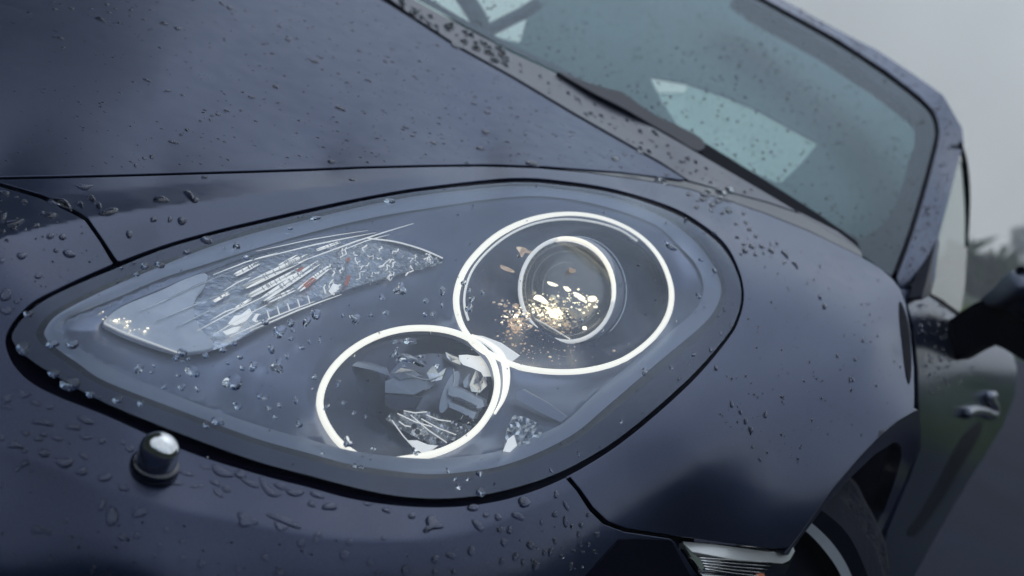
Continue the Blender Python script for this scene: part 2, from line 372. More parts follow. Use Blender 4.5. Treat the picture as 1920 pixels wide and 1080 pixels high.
# front wing (strip above the lamp and the flank are one pressing)
WING = [(-6, 337), (120, 334.5), (250, 331), (350, 328), (475, 324.5), (580, 321), (680, 316.5), (805, 313.5), (900, 312.5), (960, 314), (1010, 316), (1100, 324), (1235, 343), (1292, 355), (1372, 379), (1435, 401), (1515, 433), (1575, 462), (1615, 482),
        (1650, 503), (1672, 522), (1688, 542), (1698, 570), (1706, 620), (1713, 690), (1714, 740), (1713, 771), (1681, 790), (1655, 811), (1615, 852), (1565, 910), (1522, 969), (1487, 1017), (1475, 1027), (1440, 1027), (1350, 1015), (1264, 1003), (1175, 989), (1140, 976), (1113, 950), (1090, 917), (1070, 893)]
wing = panel("front_wing", WING+arc(3, 22)[::-1][1:-1]+[(222, 489), (216, 482), (193, 447), (168, 411), (150, 398), (117, 380), (78, 363), (0, 341)], paint, CAR, step=8, rim=.03)
# bumper
BUMP = [(-260, 300), (-20, 342), (0, 350), (72, 371), (110, 388), (142, 404), (158, 413), (185, 451), (206, 487), (211, 493)]
bumper = panel("front_bumper", BUMP+arc(22, 3)[::-1][1:-1]+[(1060, 897), (1081, 921), (1104, 957), (1131, 984), (1171, 999), (1258, 1012), (1266, 1020), (1335, 1120), (1335, 1290), (-260, 1290)], paint, CAR, step=8, rim=.02)
# ------------------------------------------------------------------ headlamp
def P3(loop, off=0.): return S(np.array(loop)[:, 0], np.array(loop)[:, 1], off)
BIG = spline([(866, 612), (856, 577), (857, 545), (869, 510), (891, 479), (926, 446), (966, 423), (1012, 408), (1066, 402), (1120, 408), (1170, 426), (1211, 454), (1240, 490), (1256, 530), (1259, 562), (1252, 592), (1235, 621), (1209, 648), (1171, 674), (1130, 689), (1085, 697), (1040, 698), (1000, 694), (965, 686), (925, 668), (890, 645)], 4, True)
SMALL = spline([(640, 833), (618, 806), (603, 775), (600, 748), (609, 716), (629, 685), (660, 656), (700, 633), (745, 619), (790, 615), (835, 619), (872, 631), (902, 650), (922, 674), (931, 702), (932, 728), (925, 757), (911, 784), (890, 809), (860, 831), (825, 847), (790, 856), (757, 861), (718, 865), (675, 857)], 4, True)
TS = spline([(192, 603), (228, 573), (300, 542), (370, 512), (470, 471), (600, 440), (690, 438), (725, 448), (790, 468), (834, 486), (800, 497), (720, 521), (640, 546), (560, 581), (480, 617), (440, 640), (400, 656), (330, 660), (250, 634), (206, 614)], 3, True)
RD = .030                                        # depth of the rings behind the cover
L4 = LP[4]; L4c = np.vstack([L4, L4[:1]])
V_, F_, N_ = None, None, None
FOLD1 = [(400, 690), (620, 560), (735, 560), (960, 660), (1030, 700)]
FOLD2 = [(700, 440), (790, 462), (880, 492)]
def hous_off(x, y):
    d = seg_dist(x, y, L4c).reshape(np.shape(x)); o = .022+.020*(1-np.exp(-d/45))
    for l, a, s in ((BIG, .004, 22), (SMALL, .005, 20)):
        q = seg_dist(x, y, np.vstack([l, l[:1]])).reshape(np.shape(x)); o = o+(RD+.001-o)*np.exp(-(q/s)**2)
    q = seg_dist(x, y, FOLD2).reshape(np.shape(x)); o = o+.006*np.exp(-np.sqrt(q*q+9)/26)
    return o
def scale_loop(l, k, c=None):
    l = np.array(l); c = l.mean(0) if c is None else np.array(c); return c+(l-c)*k
headlamp = panel("headlamp", L4[::2], housing_m, CAR, step=13, offf=hous_off, holes=[scale_loop(BIG, .985), scale_loop(SMALL, .985), TS], rim=.006, edge=6)
tag(headlamp, "lit teardrop headlamp under a clear cover with two bright rings")
H = headlamp
strip("seal", P3(LP[0], .010), P3(LP[1], .007), rubber, H, mid=[P3(spline([((a[0]*.5+b[0]*.5), (a[1]*.5+b[1]*.5)) for a, b in zip(LP[0], LP[1])], 1, True), .012)])
strip("border", P3(LP[1], .0045), P3(LP[2], .006), border_m, H)
strip("groove", P3(LP[2], .0062), P3(LP[3], .016), groove_m, H)
strip("ledge", P3(LP[3], .010), P3(1.12*LP[4]-.12*LP[3], .0185), ledge_m, H, mid=[P3(.45*LP[3]+.55*LP[4], .011)])
cover = panel("clear_cover", LP[1][::2], lens_m, H, step=13, off=.0025, rim=.003, edge=5)
# wells behind the rings run back along the car
AX = np.array([.96, .10, -.02])
def well(name, loop, depth, k, m, off=RD):
    A = P3(loop, off+.0015); c = A.mean(0); rows = []
    for t in (0, .12, .35, .65, .9, 1.):
        kk = 1-(1-k)*t**1.5; rows.append(c+(A-c)*kk+AX*depth*math.sin(t*math.pi/2))
    Fl = c+(rows[-1]-(c+AX*depth))*.0+AX*depth*1.05
    n = len(A); V = np.vstack(rows+[rows[-1].mean(0)[None]+AX*.004]); f = []
    for r in range(5):
        for i in range(n): j = (i+1) % n; f.append((r*n+i, r*n+j, (r+1)*n+j, (r+1)*n+i))
    for i in range(n): f.append((5*n+i, 5*n+(i+1) % n, 6*n))
    return mesh(name, V, f, m, H)
well("lamp_well", BIG, .085, .72, well_m)
well("lamp_well", SMALL, .060, .70, well_m, RD+.004)
tube("light_ring", P3(BIG, RD), .0031, ring_m, H, True, 8, .7)
ir = spline([(878, 600), (871, 575), (872, 546), (883, 512), (904, 482), (937, 452), (974, 430), (1016, 416), (1066, 411), (1118, 417), (1162, 431), (1195, 452)], 6)
tube("chrome_trim", P3(ir, RD+.006), .0012, glint_m, H)
tube("light_ring", P3(SMALL, RD-.004), .0029, ring_m, H, True, 8, .8)
# flare of bright trim where the two rings meet
sm2 = spline([(884, 629), (912, 642), (936, 662), (948, 690), (949, 722), (942, 750), (928, 775)], 6)
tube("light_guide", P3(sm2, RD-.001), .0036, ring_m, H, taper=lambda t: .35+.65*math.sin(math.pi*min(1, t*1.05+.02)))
def plate(name, poly, off, th, m, smooth=False, parent=None, D=depth_front, amp=0., tilt=None):
    """flat-ish piece with thickness cut to an outline"""
    B = np.array(poly, float); n = len(B)
    o = np.full(n, off)+(rng.normal(0, amp, n) if amp else 0)
    if tilt: o = o+tilt[0]*(B[:, 0]-B[:, 0].mean())+tilt[1]*(B[:, 1]-B[:, 1].mean())
    A = S(B[:, 0], B[:, 1], o, D); Bk = A+AX*th if D is depth_front else S(B[:, 0], B[:, 1], o+th, D)
    V = np.vstack([A, Bk]); f = [tuple(range(n))[::-1], tuple(range(n, 2*n))]+[(i, (i+1) % n, n+(i+1) % n, n+i) for i in range(n)]
    return mesh(name, V, f, m, H if parent is None else parent, smooth=smooth)
plate("chrome_wedge", [(876, 627), (903, 630), (938, 643), (973, 667), (961, 676), (948, 685), (936, 668), (915, 650), (895, 638)], RD-.002, .004, glint_m)
def crumple(name, poly, off, amp, m, step=7, freq=(.5, .35), jit=1.):
    B = resample(poly, step); seeds = rng.uniform(0, 6.28, 6)
    def of(x, y):
        x = np.asarray(x); y = np.asarray(y)
        return off+amp*(np.sin(x*freq[0]+seeds[0]+1.3*np.sin(y*.11+seeds[1]))*np.sin(y*freq[1]+seeds[2]+1.7*np.sin(x*.09+seeds[3]))+.6*np.sin(x*.9*jit+y*1.3+seeds[4]))
    V, f, n = panel("x", poly, None, None, step=step, offf=of, rim=0, edge=step, raw=True)
    return mesh(name, V, f, m, H, smooth=False)
# projector inside the large ring
def ell(cx, cy, a, b, rot=0., n=48):
    t = np.linspace(0, 2*math.pi, n, endpoint=False); x = a*np.cos(t); y = b*np.sin(t); c, s = math.cos(rot), math.sin(rot)
    return np.stack([cx+x*c-y*s, cy+x*s+y*c], 1)
PE = ell(1063, 544, 88, 97, -.12)
PD = RD+.012
ctr = depth_front(np.array(1063.), np.array(544.))
def Pp(loop, back=0.):                           # ring plane of the projector: gently follows the cover
    l = np.array(loop); d = ctr+PD+.45*(depth_front(l[:, 0], l[:, 1])-ctr); return pts_px(l[:, 0], l[:, 1], d)+AX*back
tube("projector_ring", Pp(PE), .0022, glint_m, H, True, 8)
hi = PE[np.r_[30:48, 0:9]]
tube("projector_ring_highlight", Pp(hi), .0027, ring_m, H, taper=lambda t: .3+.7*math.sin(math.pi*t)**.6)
strip("projector_barrel", Pp(PE, .001), Pp(scale_loop(PE, 1.0), .050), ledge_m, H, mid=[Pp(scale_loop(PE, 1.04), .012), Pp(scale_loop(PE, 1.06), .030)])
tube("barrel_edge", Pp(scale_loop(PE, 1.065), .046), .0009, chrome_soft, H, True, 6)
rows = []
PL = 14
for q in range(PL):
    t = q/(PL-1); rows.append(Pp(scale_loop(PE, max(.985*math.cos(t*math.pi/2), .001)), -.010*math.sin(t*math.pi/2)))
V = np.vstack(rows); n = len(PE)
mesh("projector_lens", V, [(r*n+i, r*n+(i+1) % n, (r+1)*n+(i+1) % n, (r+1)*n+i) for r in range(PL-1) for i in range(n)], bulb_glass_m, H)
bowl = []
for q in range(9):
    t = q/8; bowl.append(Pp(scale_loop(PE, max(.97*math.cos(t*math.pi/2), .001)), .004+.040*math.sin(t*math.pi/2)))
mesh("projector_bowl", np.vstack(bowl), [(r*n+i, r*n+(i+1) % n, (r+1)*n+(i+1) % n, (r+1)*n+i) for r in range(8) for i in range(n)], mat("projector_bowl", (.22, .22, .23), .22, .8), H)
def cosy(poly, of, m, name, parent=None): return plate(name, poly, of, .003, m)
# knurled gold band down the left of the projector
for k in range(16):
    t = math.radians(150+k*5.6); a = ell(1063, 544, 84, 93, -.12, 360); i = int(math.degrees(t)) % 360
    p, q = a[i], scale_loop(a, .90)[i]
    tube("knurl", pts_px(*np.array([p, q]).T, np.array([ctr+PD+.003+.45*float(depth_front(p[0], p[1])-ctr), ctr+PD+.014+.45*float(depth_front(q[0], q[1])-ctr)])), .0010, warm_k if 'warm_k' in globals() else mat("gold_knurl", (.55, .47, .36), .25, .8), H, k=5)
    warm_k = MATS["gold_knurl"]
well_b = mat("warm_bowl", (.30, .27, .22), .3, .7)
gl = Pp(ell(1030, 590, 16, 12, .4), .024); mesh("bulb", np.vstack([gl, gl.mean(0)[None]-AX*.006]), [(i, (i+1) % 48, 48) for i in range(48)], warm_m, H)
for sc_ in (.52, .74, .88): tube("lens_step", Pp(scale_loop(PE, sc_, (1066, 540)), -.004+.003*sc_)[6:40], .00035, chrome_soft, H, k=5)
tube("projector_cutoff", Pp([(1003, 598), (1022, 608), (1045, 622), (1068, 636)], .002), .0008, glint_m, H)
glint_hot = mat("lit_facet", (.95, .9, .75), .2, emit=(1., .90, .66), estr=1.5)  # glowing chips: the bulb's refracted sparkle put in as emission
glint_gold = mat("gold_facet", (.80, .66, .48), .15, .9, emit=(1., .72, .48), estr=.28)
def pd(x, y, back): return ctr+PD+.45*(depth_front(x, y)-ctr)+back
def shards(name, cx, cy, sx, sy, nn, size, m, depth, rot=0.):
    V = []; f = []
    for _ in range(nn):
        x, y = rng.normal(0, sx), rng.normal(0, sy); c, s = math.cos(rot), math.sin(rot); x, y = cx+x*c-y*s, cy+x*s+y*c
        r = size*rng.lognormal(0, .55); a0 = rng.uniform(0, 6.28); k = int(rng.integers(4, 7)); b = len(V); el = rng.uniform(.35, 1.)
        o = depth+rng.normal(0, .0015)
        th = [a0+2*math.pi*q/k+rng.normal(0, .25) for q in range(k)]
        xs = np.array([x+r*math.cos(t) for t in th]); ys = np.array([y+r*el*math.sin(t) for t in th])
        bd_ = float(pd(np.array(x), np.array(y), 0.)) if depth < .02 else float(depth_front(np.array(x), np.array(y))); top = pts_px(xs, ys, bd_+o+rng.normal(0, .001, k)+0*xs); V += list(top)+[pts_px(np.array([x]), np.array([y]), np.array([bd_+o-.0015]))[0]]
        f += [(b+q, b+(q+1) % k, b+k) for q in range(k)]
    return tag(mesh(name, V, f, m, H, smooth=False), kind='stuff')
glint_dim = mat("dim_glint", (.7, .66, .58), .2, .8, emit=(1., .9, .7), estr=.18)
shards("lamp_glints", 1032, 590, 24, 17, 240, 1.9, glint_dim, .007, .5)
shards("lamp_glints", 1028, 584, 15, 12, 150, 1.5, glint_hot, .006, .5)
shards("lamp_glints", 1085, 566, 19, 9, 70, 1.5, glint_hot, .006, .3)
shards("lamp_glints", 1040, 612, 17, 12, 80, 2.0, glint_gold, .006, .5)
shards("gold_glints", 965, 605, 17, 18, 190, 1.7, glint_gold, .036)
shards("gold_glints", 968, 590, 16, 12, 50, 1.3, glint_hot, .035)
shards("gold_glints", 1040, 660, 50, 14, 70, 1.5, glint_gold, .037)
for p in [[(968, 463), (982, 464), (992, 470), (1004, 472), (996, 476), (984, 474), (978, 482), (974, 474)], [(1031, 480), (1044, 481), (1052, 488), (1046, 491), (1034, 486)],
          [(1068, 502), (1076, 499), (1080, 507), (1073, 512), (1067, 509)], [(938, 497), (946, 499), (961, 506), (963, 511), (950, 508), (940, 503)],
          [(1026, 528), (1036, 530), (1046, 535), (1040, 537), (1030, 534)], [(1056, 537), (1066, 540), (1070, 545), (1062, 546)], [(1074, 548), (1086, 551), (1098, 560), (1096, 566), (1084, 560)],
          [(1104, 556), (1114, 555), (1119, 561), (1110, 566), (1103, 563)], [(1000, 560), (1006, 553), (1016, 556), (1026, 566), (1020, 569), (1010, 564)], [(1092, 613), (1098, 612), (1099, 618), (1093, 618)]]:
    plate("lit_facet", spline(p, 4, True), PD+.010, .002, glint_gold if p[0][1] < 515 else glint_hot, amp=.0005)
# inside the small ring
grey_in = mat("inner_grey", (.34, .38, .46), .3, .3)
dark_in = mat("inner_dark", (.028, .034, .065), .25, .4)
def facets(name, poly, off, amp, m, step, seed):
    q = np.random.default_rng(seed); ph = q.uniform(0, 6.28, 4)
    V, f, n = panel("x", poly, None, None, step=step, offf=lambda x, y: off+amp*np.sin(np.asarray(x)*.11+ph[0])*np.sin(np.asarray(y)*.13+ph[1])+amp*.7*np.sin(np.asarray(x)*.23+np.asarray(y)*.19+ph[2]), rim=0, edge=step, raw=True)
    return mesh(name, V, f, m, H, smooth=True)
bowl_m = mat("reflector_grey", (.13, .15, .20), .38, .8)
facets("reflector_bowl", [(724, 716), (736, 690), (760, 672), (800, 662), (850, 664), (885, 680), (908, 702), (918, 730), (912, 758), (890, 785), (850, 790), (800, 770), (745, 775), (726, 752)], RD+.034, .006, bowl_m, 21, 5)
plate("bulb_shield", ell(842, 735, 11, 42, .38, 22), RD+.017, .003, grey_in)
plate("bulb_holder", [(842, 725), (850, 724), (905, 750), (908, 762), (897, 766), (840, 740)], RD+.013, .010, grey_in)
plate("bulb_holder", [(841, 753), (850, 756), (893, 774), (888, 786), (862, 772), (842, 764)], RD+.014, .010, grey_in)
plate("holder_slot", [(850, 744), (860, 745), (893, 761), (889, 767), (870, 757), (852, 750)], RD+.0115, .004, dark_in)
for p, m_ in [([(722, 715), (745, 706), (770, 706), (795, 716), (818, 704), (800, 728), (775, 740), (722, 736)], grey_in), ([(795, 730), (802, 712), (812, 716), (818, 706), (810, 724), (798, 732)], grey_in), ([(868, 715), (880, 700), (878, 714), (895, 718), (884, 728), (870, 726)], grey_in),
              ([(652, 676), (690, 680), (722, 690), (728, 704), (700, 694), (650, 684)], grey_in), ([(722, 740), (760, 738), (790, 745), (776, 768), (735, 768), (722, 760)], dark_in)]:
    plate("reflector_piece", p, RD+.021, .004, m_, amp=.002)
plate("glow_reflector", [(860, 666), (874, 665), (893, 668), (908, 666), (916, 684), (920, 706), (906, 706), (902, 698), (886, 690), (868, 684), (862, 677)], RD+.018, .003, glint_m, amp=.001)
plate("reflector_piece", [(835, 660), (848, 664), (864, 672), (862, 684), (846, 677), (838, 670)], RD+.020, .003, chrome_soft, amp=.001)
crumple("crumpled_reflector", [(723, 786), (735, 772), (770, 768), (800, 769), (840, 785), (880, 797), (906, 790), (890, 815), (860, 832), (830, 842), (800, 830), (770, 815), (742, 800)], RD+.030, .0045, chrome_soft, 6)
plate("glow_reflector", [(764, 826), (780, 826), (800, 834), (820, 836), (806, 846), (792, 850), (780, 842)], RD+.016, .003, glint_m, amp=.001)
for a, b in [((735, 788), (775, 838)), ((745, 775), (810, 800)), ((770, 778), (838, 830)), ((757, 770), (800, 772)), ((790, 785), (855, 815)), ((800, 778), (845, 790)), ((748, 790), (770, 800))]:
    tube("bright_edge", P3([a, (.5*a[0]+.5*b[0], .5*a[1]+.5*b[1]+3), b], RD+.024), .0006, glint_m, H, k=5)
# chrome pieces right of the small ring
for p in [[(880, 722), (892, 694), (900, 716), (908, 702), (914, 722), (900, 736), (884, 734)], [(800, 700), (812, 684), (822, 700), (836, 690), (828, 712), (808, 716)], [(736, 700), (752, 690), (776, 694), (790, 704), (770, 708), (750, 712)]]:
    plate("reflector_piece", p, RD+.018, .003, chrome_soft, amp=.002)
for a, b, c_ in [((864, 786), (874, 772), (888, 790)), ((850, 690), (852, 712), (846, 730)), ((760, 700), (800, 712), (832, 702)), ((905, 716), (892, 745), (896, 768))]:
    tube("bright_edge", P3(spline([a, b, c_], 4), RD+.016), .0005, chrome_soft, H, k=5)
crumple("crumpled_reflector", [(944, 850), (948, 812), (962, 778), (985, 782), (1012, 795), (1022, 803), (1008, 826), (985, 842)], .0165, .0035, chrome_soft, 7)
plate("reflector_piece", [(943, 846), (952, 824), (962, 816), (968, 836), (955, 848)], .009, .003, glint_m, amp=.001)
plate("lamp_bar", [(968, 735), (980, 730), (1025, 755), (1062, 782), (1052, 792), (1010, 772), (968, 748)], .018, .006, mat("lamp_bar", (.34, .37, .45), .3, .4))
# turn signal: grey bowl, milky nose, spindle reflectors, thin glint lines, scribbled facets
sig_m = mat("indicator_grey", (.62, .66, .72), .25, .7, bump=(120, .5, .004))
panel("indicator_bowl", TS[::2], sig_m, H, step=10, off=.040, rim=.006)
strip("indicator_wall", P3(TS, .028), P3(TS, .041), sig_m, H)
tsl = [(196, 603), (228, 576), (300, 546), (340, 527), (372, 515), (388, 514), (383, 532), (368, 552), (362, 572), (366, 600), (380, 622), (398, 640), (392, 652), (330, 657), (250, 632), (208, 613)]
panel("milky_nose", spline(tsl, 3, True), frost_m, H, step=12, off=.027, rim=.004)
shards("nose_sparkle", 228, 606, 26, 7, 26, 1.6, glint_hot, .0255, .35)
def spindle(a, b, w_, m, off, name="spindle_reflector"):
    a, b = np.array(a, float), np.array(b, float); d = (b-a); l = np.hypot(*d); u = d/l; q = np.array([-u[1], u[0]]); c = (a+b)/2
    pts = [c+u*l/2*math.cos(t)+q*w_/2*math.sin(t)*(1-.25*math.cos(t)) for t in np.linspace(0, 2*math.pi, 16, endpoint=False)]
    plate(name, pts, off, .003, m, amp=.0006)
for a, b, w_ in [((437, 517), (487, 491), 8), ((450, 541), (585, 476), 13), ((461, 558), (566, 502), 10), ((484, 566), (604, 487), 12), ((555, 547), (619, 498), 9), ((500, 566), (556, 540), 7), ((520, 500), (560, 478), 7), ((590, 470), (640, 452), 5), ((398, 566), (430, 548), 5), ((440, 578), (470, 560), 4)]:
    spindle(a, b, w_, chrome_soft, .033)
    a, b = np.array(a, float), np.array(b, float); d = b-a; q = np.array([-d[1], d[0]])/np.hypot(*d)
    for sgn in (-.30, .32): spindle(a+d*.06+q*w_*sgn, b-d*.06+q*w_*sgn, w_*.30, glint_m, .0315, "bright_facet")
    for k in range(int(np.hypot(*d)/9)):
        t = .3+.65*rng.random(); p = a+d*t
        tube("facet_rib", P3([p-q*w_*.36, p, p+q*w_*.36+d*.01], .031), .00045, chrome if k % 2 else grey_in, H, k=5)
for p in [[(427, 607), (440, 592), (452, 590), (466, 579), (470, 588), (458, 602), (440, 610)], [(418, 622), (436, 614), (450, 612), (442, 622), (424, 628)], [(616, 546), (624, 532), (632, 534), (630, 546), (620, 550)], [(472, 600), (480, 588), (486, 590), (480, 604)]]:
    plate("bright_facet", p, .031, .003, glint_m, amp=.001)
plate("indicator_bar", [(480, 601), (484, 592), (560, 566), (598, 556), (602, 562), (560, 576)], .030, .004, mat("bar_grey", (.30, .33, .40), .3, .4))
for k in range(5): tube("bar_tick", P3([(505+k*19, 597-k*7), (503+k*19, 590-k*7), (501+k*19, 583-k*7)], .0285), .0006, glint_m, H, k=5)
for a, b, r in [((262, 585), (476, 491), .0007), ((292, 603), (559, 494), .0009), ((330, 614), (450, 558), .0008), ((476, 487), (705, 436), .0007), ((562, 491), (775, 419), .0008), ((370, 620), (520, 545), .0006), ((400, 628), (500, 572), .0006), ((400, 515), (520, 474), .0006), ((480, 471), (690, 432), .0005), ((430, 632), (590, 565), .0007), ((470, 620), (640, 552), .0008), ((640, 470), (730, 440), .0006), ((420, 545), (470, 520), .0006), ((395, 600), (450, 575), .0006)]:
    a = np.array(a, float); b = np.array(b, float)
    tube("glint_line", P3([a, .75*a+.25*b+[0, -1.5], .5*(a+b)+[0, -3], .25*a+.75*b+[0, -2], b], .024), r, chrome if a[0] < 340 else glint_m, H, k=5, taper=lambda t: .4+.6*math.sin(math.pi*t))
for _ in range(150):
    x = rng.uniform(610, 818); h = (x-610)/208; y = rng.uniform(448+36*h, 556-64*h); r = rng.uniform(4, 13); a = rng.uniform(0, 3.14); d = np.array([math.cos(a), math.sin(a)]); q = np.array([-d[1], d[0]]); p = np.array([x, y])
    tube("scribble_facet", P3([p-d*r, p-d*r*.4+q*rng.normal(0, 3), p+d*r*.4+q*rng.normal(0, 3), p+d*r], .033), .0004+.0005*rng.random(), [glint_m, chrome_soft, chrome_soft, chrome][int(rng.integers(4))], H, k=4)
for p in [[(568, 534), (585, 520), (592, 523), (574, 540)], [(555, 507), (566, 500), (570, 503), (558, 511)], [(645, 532), (652, 515), (656, 517), (650, 536)], [(648, 487), (653, 482), (655, 487), (650, 491)]]:
    plate("amber_bulb", p, .0305, .003, orange_m)
tube("indicator_trim", P3(spline([(690, 447), (740, 453), (790, 467), (830, 484)], 5), .028), .0008, glint_m, H, k=6)
tube("indicator_trim", P3(spline([(196, 606), (230, 622), (290, 645), (335, 662)], 5), .024), .0006, glint_m, H, k=6)
# ------------------------------------------------------------------ behind the front: cowl, windscreen, cabin, pillar, door, mirror, wheel
const = lambda d: (lambda x, y: np.full(np.shape(x), float(d)))
inner = panel("inner_panel", [(-255, -180), (688, -22), (1280, 332), (1440, 392), (1612, 486), (1690, 580), (1700, 755), (1600, 845), (1500, 975), (1300, 1000), (1325, 1280), (-255, 1280)],
              mat("inner_black", (.003, .004, .012), .7, spec=.1), CAR, step=40, off=.03, holes=[LP[0][::3]], rim=0, edge=20)
gut_m = mat("gutter_rubber", (.012, .018, .026), .32, coat=.3)
panel("wing_gutter", [(1012, 311.5), (1160, 323), (1240, 333), (1281, 339), (1360, 360), (1440, 381), (1502, 402), (1570, 438), (1612, 468), (1618, 482), (1572, 459), (1515, 431), (1435, 399), (1372, 377), (1292, 353), (1235, 341), (1100, 322)], gut_m, CAR, step=14, off=.010, rim=.01)
cowl = panel("cowl_panel", [(690, -30), (727, -6), (768, 25), (860, 85.5), (960, 141), (1077, 211), (1177, 268), (1240, 303.5), (1292, 338), (1360, 357), (1440, 378), (1502, 399), (1570, 434), (1613, 467), (1530, 418), (1440, 364), (1287, 275), (1135, 188), (1047, 139), (960, 99), (870, 51), (780, 1), (735, -28)],
              mat("cowl_metal", (.034, .042, .066), .36, .5, .4, .15, noise=(24, (.052, .060, .088), 5)), CAR, step=14, off=.008, rim=.014)
WS = TPS([(780, 0, 2.44), (960, 98, 2.40), (1110, 178, 2.36), (1287, 275, 2.33), (1440, 352, 2.32), (1610, 470, 2.33), (1677, 518, 2.37), (600, -110, 2.50), (1420, -10, 3.22), (1565, 75, 3.17), (1657, 135, 3.12),
          (1720, 185, 3.05), (1754, 270, 2.90), (1727, 370, 2.68), (1702, 450, 2.50), (1200, -150, 3.30), (1300, 120, 2.72), (1500, 220, 2.72), (1600, 330, 2.60), (1100, 50, 2.72), (800, -150, 2.95)])
WSP = [(780, -2), (870, 47), (960, 95), (1047, 135), (1135, 184), (1287, 272), (1440, 358), (1540, 424), (1612, 474), (1650, 503), (1676, 520)] + \
      [tuple(p) for p in spline([(1677, 518), (1701, 450), (1726, 370), (1752, 272), (1755, 240), (1745, 212), (1718, 185), (1655, 137), (1563, 77), (1440, 8), (1370, -32)], 5)[1:]]+[(1200, -145), (980, -150), (730, -60)]
wind = panel("windscreen", WSP, glass_m, CAR, step=18, D=WS, rim=.005)
FR = [tuple(p) for p in spline([(1612, 447), (1638, 434), (1660, 415), (1680, 380), (1697, 332), (1713, 282), (1714, 240), (1703, 208), (1652, 162), (1552, 87), (1440, 18), (1366, -26)], 5)]+[(1200, -138), (985, -143), (742, -60), (790, -12), (870, 36), (960, 84), (1047, 124), (1135, 173), (1287, 261), (1440, 342), (1540, 408)]
panel("black_border", WSP, mat("frit", (.003, .004, .016), .5), wind, step=18, D=WS, off=.006, holes=[FR], rim=0)
sealp = spline([(1370, -34), (1440, 6), (1563, 75), (1656, 135), (1719, 183), (1747, 211), (1757, 240), (1754, 272), (1728, 370), (1703, 450), (1677, 519)], 6)
tube("windscreen_seal", S(sealp[:, 0], sealp[:, 1], -.002, WS), .0040, rubber, CAR)
panel("scuttle_seal", [(1287, 262), (1322, 268), (1440, 341), (1530, 398), (1606, 451), (1614, 468), (1608, 469), (1530, 419), (1440, 363), (1287, 274)], rubber, CAR, step=14, D=WS, off=-.012, rim=.02)
wiper = panel("wiper_arm", spline([(1046, 135), (1090, 151), (1140, 166), (1165, 172), (1188, 188), (1230, 216), (1272, 236), (1310, 256), (1322, 272), (1306, 282), (1262, 256), (1215, 229), (1165, 200), (1115, 175)], 3, True), plastic, CAR, step=9, D=WS, off=-.030, rim=.02, edge=3)
panel("wiper_blade", [(1095, 163), (1135, 176), (1170, 196), (1225, 227), (1290, 264), (1330, 285), (1332, 299), (1287, 273), (1200, 224), (1130, 184)], rubber, wiper, step=12, D=WS, off=-.016, rim=.012, edge=3)
# cabin seen through the glass
cab_m = mat("cabin_trim", (.09, .165, .17), .7)
CB = lambda x, y: WS(x, y)+.45
Q = [(1218, 143), (1290, 156), (1355, 178), (1420, 205), (1480, 238), (1535, 268), (1500, 310), (1463, 345), (1385, 312), (1310, 268), (1268, 232), (1240, 190)]
G = [(742, -80), (1035, -80), (1006, -2), (990, 28), (986, 46), (976, 80), (940, 72), (900, 55), (850, 30), (800, 2)]
panel("cabin_lining", [(640, -150), (720, -60), (860, 42), (1000, 120), (1280, 275), (1450, 370), (1610, 475), (1690, 530), (1716, 450), (1765, 270), (1725, 175), (1560, 65), (1380, -60), (1150, -150)], cab_m, CAR, step=40, D=CB, holes=[Q, G], rim=.004, edge=10)
pane = panel("far_side_window", [(1214, 139), (1234, 174), (1284, 174), (1292, 156), (1355, 176), (1420, 203), (1480, 236), (1538, 266), (1502, 312), (1463, 348), (1383, 315), (1308, 271), (1266, 235), (1238, 192), (1226, 170)], clear("tinted_pane", (.50, .62, .62), .05, 1.08), CAR, step=30, D=lambda x, y: CB(x, y)+.05, rim=.004)
sw = spline([(842, -60), (862, -20), (880, 8), (897, 36), (905, 62), (906, 90)], 6)
wheel_s = tube("steering_wheel", pts_px(sw[:, 0], sw[:, 1], np.full(len(sw), 2.78)), .017, mat("wheel_leather", (.05, .065, .075), .6), CAR, k=12)
sp = spline([(915, 58), (950, 40), (985, 22), (1010, 5)], 5)
tube("spoke", pts_px(sp[:, 0], sp[:, 1], np.full(len(sp), 2.79)), .012, MATS["wheel_leather"], wheel_s, k=8)
# roof edge and pillar in one pressing
PL_ = TPS([(1610, 470, 2.33), (1677, 518, 2.37), (1420, -10, 3.22), (1565, 75, 3.17), (1657, 135, 3.12), (1720, 185, 3.05), (1754, 270, 2.90), (1727, 370, 2.68), (1702, 450, 2.50), (1765, 175, 3.13), (1805, 245, 3.10),
           (1640, 92, 3.25), (1468, 0, 3.36), (1777, 370, 2.78), (1757, 445, 2.62), (1745, 545, 2.44), (1690, 542, 2.38), (1400, -40, 3.40), (1796, 300, 3.0)])
panel("roof_pillar", [(1385, -34), (1440, 1), (1568, 71), (1661, 131), (1725, 180), (1752, 208), (1762, 240), (1759, 272), (1733, 370), (1708, 450), (1682, 520), (1687, 538), (1698, 546), (1740, 553), (1752, 520), (1759, 445), (1779, 370), (1797, 300), (1807, 272), (1804, 240), (1768, 178), (1720, 144), (1645, 94), (1560, 50), (1470, 0), (1410, -38)], paint, CAR, step=14, D=PL_, rim=.06)
SW = TPS([(1750, 545, 2.50), (1760, 445, 2.68), (1800, 300, 3.05), (1812, 400, 3.3), (1812, 470, 3.3), (1800, 585, 2.95)])
panel("side_window", [(1799, 296), (1809, 320), (1813, 400), (1813, 470), (1809, 540), (1803, 578), (1795, 588), (1770, 563), (1746, 551), (1754, 520), (1761, 445), (1781, 370)], side_glass_m, CAR, step=20, D=SW, rim=.005)
panel("quarter_trim", [(1757, 446), (1762, 452), (1756, 500), (1745, 552), (1728, 562), (1738, 525)], plastic, CAR, step=12, D=SW, off=-.03, rim=.02)
tr = spline([(1800, 268), (1808, 300), (1813, 345), (1815, 400), (1813, 462)], 6)
